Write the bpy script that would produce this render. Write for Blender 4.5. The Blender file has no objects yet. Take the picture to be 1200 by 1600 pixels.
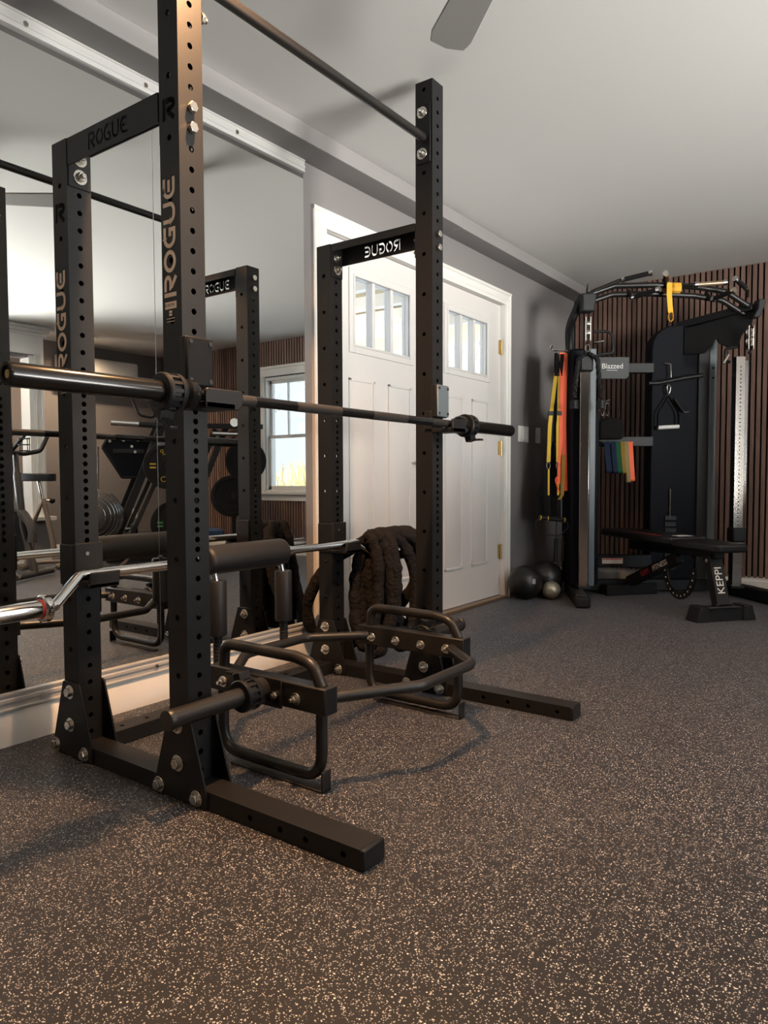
import bpy, math, random
from math import sin, cos, pi, radians, sqrt
from mathutils import Vector, Matrix
random.seed(7)
SC = bpy.context.scene
COL = SC.collection

# ------------------------------------------------------------------ camera
cam_d = bpy.data.cameras.new('camera'); cam = bpy.data.objects.new('camera', cam_d); COL.objects.link(cam)
cam_d.sensor_fit = 'VERTICAL'; cam_d.sensor_height = 36.0; cam_d.lens = 25.3703; cam_d.clip_start = 0.02
_R = Vector((0.80836706, 0.58866803, -0.00355551)); _U = Vector((-0.0246311, 0.03985706, 0.99890176)); _F = Vector((-0.58816324, 0.8073917, -0.04671868))
cam.matrix_world = Matrix(((_R.x, _U.x, -_F.x, 2.2875), (_R.y, _U.y, -_F.y, -1.1859), (_R.z, _U.z, -_F.z, 0.8418), (0, 0, 0, 1)))
SC.camera = cam
# ------------------------------------------------------------------ colour management
SC.view_settings.view_transform = 'Standard'; SC.view_settings.look = 'None'; SC.view_settings.gamma = 1.0
SC.view_settings.use_curve_mapping = False
SC.view_settings.exposure = 1.0
# ------------------------------------------------------------------ world: bright overcast winter sky
# the unseen +x side is boosted to light the ceiling, -x / +y kept dim: (sky, ground) for each
BRIGHT_SIDE = (4.5, 42.0); DIM_SIDE = (0.85, 0.62)
wd = bpy.data.worlds.new('sky'); SC.world = wd; wd.use_nodes = True
nt = wd.node_tree; nt.nodes.clear(); NN = nt.nodes.new; LL = nt.links.new
o_ = NN('ShaderNodeOutputWorld'); b_ = NN('ShaderNodeBackground'); tc_ = NN('ShaderNodeTexCoord'); sx_ = NN('ShaderNodeSeparateXYZ')
LL(tc_.outputs['Generated'], sx_.inputs[0])
def mixc(fac, ca, cb):
    m = NN('ShaderNodeMix'); m.data_type = 'RGBA'; m.clamp_result = False
    for k, c in (('A', ca), ('B', cb)):
        if isinstance(c, tuple): m.inputs[k].default_value = (*c, 1)
        else: LL(c, m.inputs[k])
    LL(fac, m.inputs['Factor']); return m.outputs['Result']
def ramp(sock, lo, hi):
    m = NN('ShaderNodeMapRange'); m.inputs['From Min'].default_value = lo; m.inputs['From Max'].default_value = hi; LL(sock, m.inputs['Value']); return m.outputs['Result']
def tint(c, k): return tuple(v * k for v in c)
SKYC, SNOWC = (0.78, 0.89, 1.0), (1.0, 0.955, 0.90)
vd_ = NN('ShaderNodeVectorMath'); vd_.operation = 'DOT_PRODUCT'; vd_.inputs[1].default_value = (0.9, -0.43, 0); LL(tc_.outputs['Generated'], vd_.inputs[0])
up_ = ramp(sx_.outputs['Z'], -0.03, 0.03); side_ = ramp(vd_.outputs['Value'], 0.42, 0.62)
low = mixc(side_, tint(SNOWC, DIM_SIDE[1]), tint(SNOWC, BRIGHT_SIDE[1])); high = mixc(side_, tint(SKYC, DIM_SIDE[0]), tint(SKYC, BRIGHT_SIDE[0]))
LL(mixc(up_, low, high), b_.inputs[0]); LL(b_.outputs[0], o_.inputs[0])
SC.cycles.max_bounces = 10; SC.cycles.diffuse_bounces = 5; SC.cycles.glossy_bounces = 6; SC.cycles.transparent_max_bounces = 12
SC.cycles.caustics_reflective = False; SC.cycles.caustics_refractive = False
SC.cycles.use_denoising = True; SC.cycles.sample_clamp_indirect = 6.0
# ------------------------------------------------------------------ lights
DOWNLIGHT_FILL_POS = [(1.06, 0.13, 33.0), (2.85, -0.75, 2.5), (0.75, -1.55, 6.0), (3.3, 1.4, 11.0), (4.85, 3.27, 14.0), (5.22, 2.30, 3.0)]      # warm ceiling lamps: x, y, watts; third, fourth and last are added fill

def portal(name, loc, rot, sx, sy):
    l = bpy.data.lights.new(name, 'AREA'); l.shape = 'RECTANGLE'; l.size = sx; l.size_y = sy
    l.cycles.is_portal = True
    o = bpy.data.objects.new(name, l); COL.objects.link(o); o.location = loc; o.rotation_euler = rot
    return o

# ------------------------------------------------------------------ room measures
XL, XR, YB, YF, ZC = -0.006, 5.44, -3.2, 4.66, 2.375
OXF = 0.797            # front face of the front uprights

# ================================================================== materials
MATS = {}
def mat(name, col, rough=0.5, metal=0.0, spec=0.5, bump=None, emit=None, coat=0.0, noise=None):
    m = bpy.data.materials.new(name); m.use_nodes = True
    n = m.node_tree.nodes; L = m.node_tree.links; p = n['Principled BSDF']
    p.inputs['Base Color'].default_value = (*col, 1); p.inputs['Roughness'].default_value = rough
    p.inputs['Metallic'].default_value = metal; p.inputs['Specular IOR Level'].default_value = spec
    p.inputs['Coat Weight'].default_value = coat
    if emit:
        p.inputs['Emission Color'].default_value = (*emit[0], 1); p.inputs['Emission Strength'].default_value = emit[1]
    tc = n.new('ShaderNodeTexCoord')
    if noise:      # (scale, amount) small tonal variation of the stuff itself
        t = n.new('ShaderNodeTexNoise'); t.inputs['Scale'].default_value = noise[0]; t.inputs['Detail'].default_value = 4
        mx = n.new('ShaderNodeMix'); mx.data_type = 'RGBA'
        mx.inputs['A'].default_value = (*[c * (1 - noise[1]) for c in col], 1); mx.inputs['B'].default_value = (*[min(1, c * (1 + noise[1])) for c in col], 1)
        L.new(tc.outputs['Object'], t.inputs['Vector']); L.new(t.outputs['Fac'], mx.inputs['Factor']); L.new(mx.outputs['Result'], p.inputs['Base Color'])
    if bump:       # (scale, strength)
        t = n.new('ShaderNodeTexNoise'); t.inputs['Scale'].default_value = bump[0]; t.inputs['Detail'].default_value = 3
        b = n.new('ShaderNodeBump'); b.inputs['Strength'].default_value = bump[1]; b.inputs['Distance'].default_value = 0.002
        L.new(tc.outputs['Object'], t.inputs['Vector']); L.new(t.outputs['Fac'], b.inputs['Height']); L.new(b.outputs[0], p.inputs['Normal'])
    MATS[name] = m
    return m
WALL = mat('grey_wall_paint', (0.205, 0.19, 0.19), 0.72, bump=(180, 0.10))
CEIL = mat('ceiling_paint', (0.70, 0.69, 0.67), 0.85, bump=(120, 0.08))
TRIM = mat('white_trim_paint', (0.76, 0.74, 0.71), 0.38)
DOORM = mat('white_door_paint', (0.66, 0.635, 0.615), 0.42)
SOFF = mat('grey_soffit_paint', (0.25, 0.235, 0.235), 0.72)
STEEL = mat('black_powder_coat', (0.0085, 0.008, 0.0082), 0.46, spec=0.28)
STEEL2 = mat('black_satin_tube', (0.012, 0.0105, 0.0095), 0.38, spec=0.4)
BARB = mat('black_zinc_bar', (0.035, 0.033, 0.032), 0.20, metal=0.85)
CHROME = mat('chrome', (0.82, 0.80, 0.77), 0.11, metal=1.0)
ZINC = mat('zinc_bolt', (0.66, 0.63, 0.58), 0.24, metal=1.0)
ALU = mat('aluminium_channel', (0.62, 0.61, 0.60), 0.42, metal=0.35)
BRUSH = mat('brushed_steel_post', (0.42, 0.39, 0.36), 0.16, metal=1.0)
BRASS = mat('brass_hinge', (0.62, 0.46, 0.20), 0.30, metal=1.0)
BLACKP = mat('black_plastic', (0.007, 0.007, 0.008), 0.45, spec=0.3)
RUBBER = mat('black_rubber', (0.008, 0.008, 0.0085), 0.62, spec=0.25)
FOAM = mat('black_vinyl_foam', (0.012, 0.011, 0.0115), 0.50, spec=0.4, bump=(400, 0.06))
NAVY = mat('dark_navy_sheet', (0.004, 0.005, 0.009), 0.6, spec=0.12)
DGREY = mat('dark_grey_steel', (0.017, 0.018, 0.020), 0.48, spec=0.3)
SIGN = mat('grey_sign_plate', (0.019, 0.020, 0.023), 0.5)
LGREY = mat('light_blue_grey_steel', (0.11, 0.135, 0.155), 0.38)
UHMW = mat('grey_plastic_liner', (0.10, 0.12, 0.13), 0.42)
UHMWD = mat('black_plastic_liner', (0.006, 0.006, 0.0065), 0.5, spec=0.12)
LOGO = mat('tan_decal', (0.86, 0.70, 0.56), 0.55)
WHITE = mat('white_print', (0.80, 0.79, 0.77), 0.5)
INK = mat('black_ink', (0.004, 0.004, 0.004), 0.8, spec=0.1)
RED = mat('red_print', (0.50, 0.03, 0.03), 0.5)
ORANGE = mat('orange_band', (0.90, 0.13, 0.035), 0.6)
YELLOW = mat('yellow_strap', (0.72, 0.47, 0.035), 0.7)
GOLD = mat('amber_strap', (0.80, 0.42, 0.03), 0.7)
BLUEB = mat('dark_blue_band', (0.006, 0.014, 0.038), 0.6, spec=0.12)
GREENB = mat('green_band', (0.010, 0.075, 0.030), 0.6, spec=0.12)
OCHRE = mat('ochre_band', (0.25, 0.15, 0.02), 0.6, spec=0.15)
TAN = mat('tan_band', (0.26, 0.20, 0.10), 0.6, spec=0.15)
ROPEM = mat('black_rope_sleeve', (0.017, 0.0145, 0.014), 0.92, spec=0.12, bump=(55, 1.0))
ROPEM.node_tree.nodes['Bump'].inputs['Distance'].default_value = 0.012
CLOTH = mat('black_nylon_cloth', (0.010, 0.0085, 0.0085), 0.9, spec=0.15, bump=(90, 0.5))
BALL = mat('black_vinyl_ball', (0.013, 0.012, 0.0115), 0.36)
SILV = mat('silver_vinyl_ball', (0.33, 0.31, 0.26), 0.34, metal=0.55)
SEAT = mat('black_leatherette', (0.007, 0.007, 0.008), 0.40, spec=0.35)
BIKEG = mat('grey_bike_paint', (0.055, 0.052, 0.05), 0.42)
TAUPE = mat('taupe_bike_paint', (0.22, 0.17, 0.14), 0.4, metal=0.3)
PWHITE = mat('white_plastic', (0.74, 0.72, 0.69), 0.4)
BLUE = mat('blue_vinyl', (0.03, 0.08, 0.18), 0.5)
PLATEY = mat('yellow_plate_print', (0.55, 0.36, 0.03), 0.5)
PLATEG = mat('green_plate_print', (0.06, 0.30, 0.10), 0.5)
FANB = mat('grey_fan_blade', (0.52, 0.52, 0.50), 0.55)
WOODT = mat('bronze_threshold', (0.30, 0.20, 0.12), 0.35, metal=0.6)
SNOW = mat('snow', (0.88, 0.90, 0.93), 0.9, noise=(0.6, 0.08))
BRUSHY = mat('dry_brush', (0.62, 0.53, 0.30), 0.95, noise=(4.0, 0.35))
BARK = mat('grey_bark', (0.33, 0.31, 0.29), 0.9)
DECK = mat('tan_lumber', (0.66, 0.55, 0.36), 0.8, noise=(5, 0.12))
SIDING = mat('pale_siding', (0.55, 0.56, 0.56), 0.8)
FELT = mat('black_felt', (0.006, 0.006, 0.006), 0.95, spec=0.1)
LAMP = mat('warm_lamp_lens', (1, 0.8, 0.6), 0.5, emit=((1.0, 0.62, 0.32), 6.0))

def mirror_mat():
    m = bpy.data.materials.new('silvered_mirror'); m.use_nodes = True
    p = m.node_tree.nodes['Principled BSDF']; p.inputs['Base Color'].default_value = (0.82, 0.84, 0.83, 1)
    p.inputs['Metallic'].default_value = 1.0; p.inputs['Roughness'].default_value = 0.0
    return m
MIRROR = mirror_mat()
def glass_mat():
    m = bpy.data.materials.new('window_glass'); m.use_nodes = True
    n = m.node_tree.nodes; L = m.node_tree.links; n.clear()
    o = n.new('ShaderNodeOutputMaterial'); mx = n.new('ShaderNodeMixShader'); t = n.new('ShaderNodeBsdfTransparent'); g = n.new('ShaderNodeBsdfGlossy')
    t.inputs[0].default_value = (0.96, 0.975, 0.975, 1); g.inputs['Roughness'].default_value = 0.02
    mx.inputs[0].default_value = 0.05
    L.new(t.outputs[0], mx.inputs[1]); L.new(g.outputs[0], mx.inputs[2]); L.new(mx.outputs[0], o.inputs[0])
    return m
GLASS = glass_mat()
def wood_mat():
    m = bpy.data.materials.new('walnut_slat'); m.use_nodes = True
    n = m.node_tree.nodes; L = m.node_tree.links; p = n['Principled BSDF']
    tc = n.new('ShaderNodeTexCoord'); mp = n.new('ShaderNodeMapping'); mp.inputs['Scale'].default_value = (25.0, 25.0, 1.2)
    t = n.new('ShaderNodeTexNoise'); t.inputs['Scale'].default_value = 3.0; t.inputs['Detail'].default_value = 6
    sx = n.new('ShaderNodeSeparateXYZ'); md = n.new('ShaderNodeMath'); md.operation = 'MULTIPLY'; md.inputs[1].default_value = 1 / 0.039
    fl = n.new('ShaderNodeMath'); fl.operation = 'FLOOR'; wn = n.new('ShaderNodeTexWhiteNoise'); wn.noise_dimensions = '1D'
    ad = n.new('ShaderNodeMath'); ad.operation = 'MULTIPLY_ADD'; ad.inputs[1].default_value = 0.55
    cr = n.new('ShaderNodeValToRGB'); cr.color_ramp.elements[0].position = 0.25; cr.color_ramp.elements[0].color = (0.080, 0.048, 0.038, 1)
    cr.color_ramp.elements[1].position = 1.0; cr.color_ramp.elements[1].color = (0.24, 0.142, 0.110, 1)
    L.new(tc.outputs['Object'], mp.inputs[0]); L.new(mp.outputs[0], t.inputs['Vector'])
    L.new(tc.outputs['Object'], sx.inputs[0]); L.new(sx.outputs['X'], md.inputs[0]); L.new(md.outputs[0], fl.inputs[0]); L.new(fl.outputs[0], wn.inputs['W'])
    L.new(wn.outputs['Value'], ad.inputs[0]); L.new(t.outputs['Fac'], ad.inputs[2]); L.new(ad.outputs[0], cr.inputs[0])
    L.new(cr.outputs[0], p.inputs['Base Color']); p.inputs['Roughness'].default_value = 0.5
    return m
SLAT = wood_mat()
SEAM_Y = 1.165
def floor_mat():
    m = bpy.data.materials.new('speckled_rubber_floor'); m.use_nodes = True
    n = m.node_tree.nodes; L = m.node_tree.links; p = n['Principled BSDF']
    tc = n.new('ShaderNodeTexCoord')
    nz = n.new('ShaderNodeTexNoise'); nz.inputs['Scale'].default_value = 160; nz.inputs['Detail'].default_value = 2
    mxv = n.new('ShaderNodeMix'); mxv.data_type = 'RGBA'; mxv.blend_type = 'LINEAR_LIGHT'; mxv.inputs['Factor'].default_value = 0.006
    L.new(tc.outputs['Object'], mxv.inputs['A']); L.new(nz.outputs['Color'], mxv.inputs['B'])
    masks = []
    for sc, thr, dens in ((150, 0.27, 0.36), (290, 0.32, 0.42), (95, 0.17, 0.18)):
        v = n.new('ShaderNodeTexVoronoi'); v.inputs['Scale'].default_value = sc; v.inputs['Randomness'].default_value = 1.0
        L.new(mxv.outputs['Result'], v.inputs['Vector'])
        lt = n.new('ShaderNodeMath'); lt.operation = 'LESS_THAN'; lt.inputs[1].default_value = thr; L.new(v.outputs['Distance'], lt.inputs[0])
        sp = n.new('ShaderNodeSeparateColor'); L.new(v.outputs['Color'], sp.inputs[0])
        l2 = n.new('ShaderNodeMath'); l2.operation = 'LESS_THAN'; l2.inputs[1].default_value = dens; L.new(sp.outputs[0], l2.inputs[0])
        mu = n.new('ShaderNodeMath'); mu.operation = 'MULTIPLY'; L.new(lt.outputs[0], mu.inputs[0]); L.new(l2.outputs[0], mu.inputs[1])
        br = n.new('ShaderNodeMath'); br.operation = 'MULTIPLY_ADD'; br.inputs[1].default_value = 0.7; br.inputs[2].default_value = 0.3; L.new(sp.outputs[1], br.inputs[0])
        m2 = n.new('ShaderNodeMath'); m2.operation = 'MULTIPLY'; L.new(mu.outputs[0], m2.inputs[0]); L.new(br.outputs[0], m2.inputs[1])
        masks.append(m2)
    a1 = n.new('ShaderNodeMath'); a1.operation = 'MAXIMUM'; L.new(masks[0].outputs[0], a1.inputs[0]); L.new(masks[1].outputs[0], a1.inputs[1])
    a2 = n.new('ShaderNodeMath'); a2.operation = 'MAXIMUM'; L.new(a1.outputs[0], a2.inputs[0]); L.new(masks[2].outputs[0], a2.inputs[1])
    mx = n.new('ShaderNodeMix'); mx.data_type = 'RGBA'; mx.inputs['A'].default_value = (0.0095, 0.0085, 0.0088, 1); mx.inputs['B'].default_value = (0.66, 0.62, 0.575, 1)
    # hairline joint between two rolls of rubber
    xy = n.new('ShaderNodeSeparateXYZ'); L.new(tc.outputs['Object'], xy.inputs[0])
    sb_ = n.new('ShaderNodeMath'); sb_.operation = 'SUBTRACT'; sb_.inputs[1].default_value = SEAM_Y; L.new(xy.outputs['Y'], sb_.inputs[0])
    ab_ = n.new('ShaderNodeMath'); ab_.operation = 'ABSOLUTE'; L.new(sb_.outputs[0], ab_.inputs[0])
    gt_ = n.new('ShaderNodeMath'); gt_.operation = 'GREATER_THAN'; gt_.inputs[1].default_value = 0.003; L.new(ab_.outputs[0], gt_.inputs[0])
    mu_ = n.new('ShaderNodeMix'); mu_.data_type = 'RGBA'; mu_.inputs['A'].default_value = (0.006, 0.006, 0.006, 1); L.new(gt_.outputs[0], mu_.inputs['Factor'])
    L.new(a2.outputs[0], mx.inputs['Factor']); L.new(mx.outputs['Result'], mu_.inputs['B']); L.new(mu_.outputs['Result'], p.inputs['Base Color'])
    p.inputs['Sheen Weight'].default_value = 0.15; p.inputs['Sheen Roughness'].default_value = 0.45; p.inputs['Sheen Tint'].default_value = (0.85, 0.87, 1.0, 1)
    p.inputs['Roughness'].default_value = 0.52; p.inputs['Specular IOR Level'].default_value = 0.3
    bp = n.new('ShaderNodeBump'); bp.inputs['Strength'].default_value = 0.25; bp.inputs['Distance'].default_value = 0.001
    L.new(nz.outputs['Fac'], bp.inputs['Height']); L.new(bp.outputs[0], p.inputs['Normal'])
    return m
FLOORM = floor_mat()

# ================================================================== mesh builder
def V(*a): return Vector(a)
def frame(d):
    d = Vector(d).normalized(); a = Vector((0, 0, 1)) if abs(d.z) < 0.9 else Vector((1, 0, 0))
    x = a.cross(d).normalized(); return x, d.cross(x).normalized(), d
def fillet(pts, rad, n=6):
    """polyline with rounded corners; rad a number or a list"""
    pts = [Vector(p) for p in pts]; out = [pts[0]]
    for i in range(1, len(pts) - 1):
        r = rad[i - 1] if isinstance(rad, (list, tuple)) else rad
        a, b, c = pts[i - 1], pts[i], pts[i + 1]; u = (a - b); w = (c - b); lu, lw = u.length, w.length; u /= lu; w /= lw
        ang = math.acos(max(-1, min(1, u.dot(w))))
        if ang > pi - 0.02: out.append(b); continue
        t = min(r / math.tan(ang / 2), lu * 0.49, lw * 0.49); p0 = b + u * t; p1 = b + w * t
        for k in range(n + 1):
            s = k / n; out.append(p0 * (1 - s) ** 2 + b * 2 * s * (1 - s) + p1 * s * s)
    out.append(pts[-1]); return out
class M:
    def __init__(s): s.v = []; s.f = []
    def add(s, vs, fs):
        o = len(s.v); s.v += [tuple(x) for x in vs]; s.f += [tuple(i + o for i in f) for f in fs]; return s
    def box(s, x0, x1, y0, y1, z0, z1):
        s.add([(x0, y0, z0), (x1, y0, z0), (x1, y1, z0), (x0, y1, z0), (x0, y0, z1), (x1, y0, z1), (x1, y1, z1), (x0, y1, z1)],
              [(0, 3, 2, 1), (4, 5, 6, 7), (0, 1, 5, 4), (1, 2, 6, 5), (2, 3, 7, 6), (3, 0, 4, 7)]); return s
    def obox(s, c, ax, ay, az, hx, hy, hz):
        c = Vector(c); ax, ay, az = Vector(ax).normalized() * hx, Vector(ay).normalized() * hy, Vector(az).normalized() * hz
        vs = [c + ax * a + ay * b + az * d for d in (-1, 1) for a, b in ((-1, -1), (1, -1), (1, 1), (-1, 1))]
        return s.add(vs, [(0, 3, 2, 1), (4, 5, 6, 7), (0, 1, 5, 4), (1, 2, 6, 5), (2, 3, 7, 6), (3, 0, 4, 7)])
    def beam(s, p0, p1, w, h, up=(0, 0, 1)):
        p0, p1 = Vector(p0), Vector(p1); d = (p1 - p0); L = d.length; d /= L; x = d.cross(Vector(up)).normalized(); z = x.cross(d)
        return s.obox((p0 + p1) / 2, x, d, z, w / 2, L / 2, h / 2)
    def prism(s, pts, f0, f1):
        """pts: 2-D outline, f0/f1 map (u,v) to 3-D for the two ends"""
        n = len(pts); s.add([f0(*p) for p in pts] + [f1(*p) for p in pts], [tuple(range(n))[::-1], tuple(range(n, 2 * n))] + [(i, (i + 1) % n, n + (i + 1) % n, n + i) for i in range(n)]); return s
    def px(s, pts, x0, x1): return s.prism(pts, lambda a, b: (x0, a, b), lambda a, b: (x1, a, b))
    def py(s, pts, y0, y1): return s.prism(pts, lambda a, b: (a, y1, b), lambda a, b: (a, y0, b))
    def pz(s, pts, z0, z1): return s.prism(pts, lambda a, b: (a, b, z0), lambda a, b: (a, b, z1))
    def cyl(s, p0, p1, r0, r1=None, n=20, caps=True):
        r1 = r0 if r1 is None else r1; p0, p1 = Vector(p0), Vector(p1); x, y, d = frame(p1 - p0)
        vs = []
        for p, r in ((p0, r0), (p1, r1)):
            vs += [p + (x * cos(2 * pi * i / n) + y * sin(2 * pi * i / n)) * r for i in range(n)]
        fs = [(i, (i + 1) % n, n + (i + 1) % n, n + i) for i in range(n)]
        if caps: fs += [tuple(range(n))[::-1], tuple(range(n, 2 * n))]
        return s.add(vs, fs)
    def lathe(s, prof, o, d, n=28, close=False):
        """prof: list of (radius, distance along d from o)"""
        o = Vector(o); x, y, d = frame(d); vs = []; m = len(prof)
        for r, t in prof: vs += [o + d * t + (x * cos(2 * pi * i / n) + y * sin(2 * pi * i / n)) * max(r, 1e-4) for i in range(n)]
        rng = range(m if close else m - 1)
        fs = [(k * n + i, k * n + (i + 1) % n, ((k + 1) % m) * n + (i + 1) % n, ((k + 1) % m) * n + i) for k in rng for i in range(n)]
        return s.add(vs, fs)
    def tube(s, path, r, n=14, caps=True, closed=False):
        P = [Vector(p) for p in path]; m = len(P); vs = []
        def tan(i):
            if closed: return (P[(i + 1) % m] - P[(i - 1) % m]).normalized()
            return (P[min(i + 1, m - 1)] - P[max(i - 1, 0)]).normalized()
        t = tan(0); x = frame(t)[0]
        for i in range(m):
            t2 = tan(i); q = t.rotation_difference(t2); x = q @ x; x = (x - t2 * x.dot(t2)).normalized(); y = t2.cross(x); t = t2
            rr = r[i] if isinstance(r, (list, tuple)) else r
            vs += [P[i] + (x * cos(2 * pi * k / n) + y * sin(2 * pi * k / n)) * rr for k in range(n)]
        mm = m if closed else m - 1
        fs = [(a * n + k, a * n + (k + 1) % n, ((a + 1) % m) * n + (k + 1) % n, ((a + 1) % m) * n + k) for a in range(mm) for k in range(n)]
        if caps and not closed: fs += [tuple(range(n))[::-1], tuple(range((m - 1) * n, m * n))]
        return s.add(vs, fs)
    def ribbon(s, path, w, th, side):
        """flat band along a path; side = width direction"""
        P = [Vector(p) for p in path]; sd = Vector(side).normalized(); vs = []; m = len(P)
        for i in range(m):
            t = (P[min(i + 1, m - 1)] - P[max(i - 1, 0)]).normalized(); nn = t.cross(sd).normalized()
            for a, b in ((-1, -1), (1, -1), (1, 1), (-1, 1)): vs.append(P[i] + sd * a * w / 2 + nn * b * th / 2)
        fs = [(i * 4 + k, i * 4 + (k + 1) % 4, i * 4 + 4 + (k + 1) % 4, i * 4 + 4 + k) for i in range(m - 1) for k in range(4)] + [(3, 2, 1, 0), tuple(range(4 * m - 4, 4 * m))]
        return s.add(vs, fs)
    def sphere(s, c, r, n=28, m=16, sc=(1, 1, 1)):
        c = Vector(c); vs = [c + V(0, 0, -r * sc[2])]
        for j in range(1, m):
            a = -pi / 2 + pi * j / m; vs += [c + V(cos(a) * cos(2 * pi * i / n) * sc[0], cos(a) * sin(2 * pi * i / n) * sc[1], sin(a) * sc[2]) * r for i in range(n)]
        vs.append(c + V(0, 0, r * sc[2])); top = len(vs) - 1
        fs = [(0, 1 + (i + 1) % n, 1 + i) for i in range(n)]
        for j in range(m - 2): fs += [(1 + j * n + i, 1 + j * n + (i + 1) % n, 1 + (j + 1) * n + (i + 1) % n, 1 + (j + 1) * n + i) for i in range(n)]
        fs += [(1 + (m - 2) * n + i, 1 + (m - 2) * n + (i + 1) % n, top) for i in range(n)]
        return s.add(vs, fs)
    def mesh(s, name, ang=32):
        me = bpy.data.meshes.new(name); me.from_pydata(s.v, [], s.f); me.update()
        me.shade_smooth(); me.set_sharp_from_angle(angle=radians(ang)); return me
    def build(s, name, material, parent=None, bevel=0, ang=32, seg=2):
        o = bpy.data.objects.new(name, s.mesh(name, ang)); o.data.materials.append(material); COL.objects.link(o)
        if bevel:
            b = o.modifiers.new('bevel', 'BEVEL'); b.width = bevel; b.segments = seg; b.limit_method = 'ANGLE'; b.angle_limit = radians(40)
        if parent is not None: o.parent = parent
        return o
def tag(o, label, cat, group=None):
    o['label'] = label; o['category'] = cat
    if group: o['group'] = group
    return o
def thing(name, label, cat, loc=(0, 0, 0), rz=0, group=None):
    o = bpy.data.objects.new(name, None); COL.objects.link(o); o.location = loc; o.rotation_euler = (0, 0, rz); o.empty_display_size = 0.1
    return tag(o, label, cat, group)
def st(o): o['kind'] = 'structure'; return o
def copy_of(o, parent=None, loc=None):
    c = o.copy(); COL.objects.link(c)
    if parent is not None: c.parent = parent
    if loc is not None: c.location = loc
    return c
def text_obj(name, txt, size, material, M4, parent, extr=0.0004, align='CENTER', xs=1.0):
    cu = bpy.data.curves.new(name, 'FONT'); cu.body = txt; cu.size = size; cu.extrude = extr; cu.align_x = align; cu.align_y = 'CENTER'
    t = bpy.data.objects.new('tmp', cu); COL.objects.link(t)
    me = bpy.data.meshes.new_from_object(t.evaluated_get(bpy.context.evaluated_depsgraph_get()))
    bpy.data.objects.remove(t); bpy.data.curves.remove(cu)
    me.transform(Matrix.Scale(xs, 4, (1, 0, 0))); me.transform(M4); me.materials.clear(); me.materials.append(material)
    o = bpy.data.objects.new(name, me); COL.objects.link(o); o.parent = parent
    return o
def basis(o, x, y):
    x, y = Vector(x).normalized(), Vector(y).normalized(); z = x.cross(y)
    return Matrix(((x.x, y.x, z.x, o[0]), (x.y, y.y, z.y, o[1]), (x.z, y.z, z.z, o[2]), (0, 0, 0, 1)))

# stencil lettering: every letter is a set of thick strokes, in a box 1.08 wide and 1 high
def arc(cx, cy, rx, ry, a0, a1, n=9): return [(cx + rx * cos(radians(a0 + (a1 - a0) * i / n)), cy + ry * sin(radians(a0 + (a1 - a0) * i / n))) for i in range(n + 1)]
def letter_strokes(t, cut):
    h = t / 2
    g = t * 0.35
    R = [[(h, 0), (h, 1)], [(t + g, 1 - h), (0.62, 1 - h)] + arc(0.66, 0.685, 0.30, 0.315 - h, 90, -90) + [(0.45, 0.37 + h), (0.52, 0.34), (0.97, 0.0)]]
    if cut:
        O = [arc(0.54, 0.5, 0.54 - h, 0.5 - h, 80, 260, 16), arc(0.54, 0.5, 0.54 - h, 0.5 - h, 60, -80, 16)]
    else:
        O = [arc(0.54, 0.5, 0.54 - h, 0.5 - h, 0, 359.9, 32)]
    G = [[(1.02, 1 - h), (0.5, 1 - h)] + arc(0.5, 0.5, 0.5 - h, 0.5 - h, 90, 270, 14) + [(0.98 - h, h), (0.98 - h, 0.46), (0.56, 0.46)]]
    U = [[(h, 1), (h, 0.42)] + arc(0.44, 0.42, 0.44 - h, 0.42 - h, 180, 270) + arc(0.58, 0.42, 0.44 - h, 0.42 - h, 270, 360) + [(1.02 - h, 1)]]
    E = [[(1.0, 1 - h), (0.42, 1 - h)] + arc(0.45, 0.5, 0.45 - h, 0.5 - h, 90, 270, 14) + [(1.0, h)], [(t + 0.12, 0.5), (0.9, 0.5)]]
    return [R, O, G, U, E]
def word_strokes(m, t, cut, gap, f0, f1):
    """adds the word to builder m; f0/f1 map letter coordinates (advance, height) to space"""
    x = 0
    for L in letter_strokes(t, cut):
        for s in L:
            P = [Vector((p[0], p[1])) for p in s]; lft, rgt = [], []
            for i in range(len(P)):
                a = (P[i] - P[i - 1]).normalized() if i else (P[1] - P[0]).normalized()
                b = (P[i + 1] - P[i]).normalized() if i < len(P) - 1 else a
                n = Vector((-(a + b).y, (a + b).x)); n = n.normalized() if n.length > 1e-6 else Vector((-a.y, a.x))
                k = 1 / max(0.5, n.dot(Vector((-a.y, a.x))))
                lft.append(P[i] + n * t / 2 * k); rgt.append(P[i] - n * t / 2 * k)
            for i in range(len(P) - 1):
                q = [lft[i], rgt[i], rgt[i + 1], lft[i + 1]]
                q = [(v.x + x, v.y) for v in q]
                m.prism(q, f0, f1)
        x += 1.08 + gap
    return x - gap
def bolt(parent, p, d, r=0.0125, washer=True, nut=True, material=None):
    """hex bolt head / nut with washer; p = point on the surface, d = outward"""
    d = Vector(d).normalized(); p = Vector(p); m = M()
    if washer: m.cyl(p, p + d * 0.003, r * 1.75, n=20)
    m.cyl(p + d * 0.003, p + d * 0.014, r * 1.1, n=6)
    if nut: m.cyl(p + d * 0.014, p + d * 0.024, r * 0.6, n=12)
    return m.build('bolt', material or ZINC, parent, bevel=0.001, ang=25)

# ================================================================== ROOM
st(M().box(XL - 0.2, XR + 0.2, YB - 0.2, YF + 0.2, -0.1, 0).build('floor', FLOORM))
st(M().box(XL - 0.2, XR + 0.2, YB - 0.2, YF + 0.2, ZC, ZC + 0.1).build('ceiling', CEIL))
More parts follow.
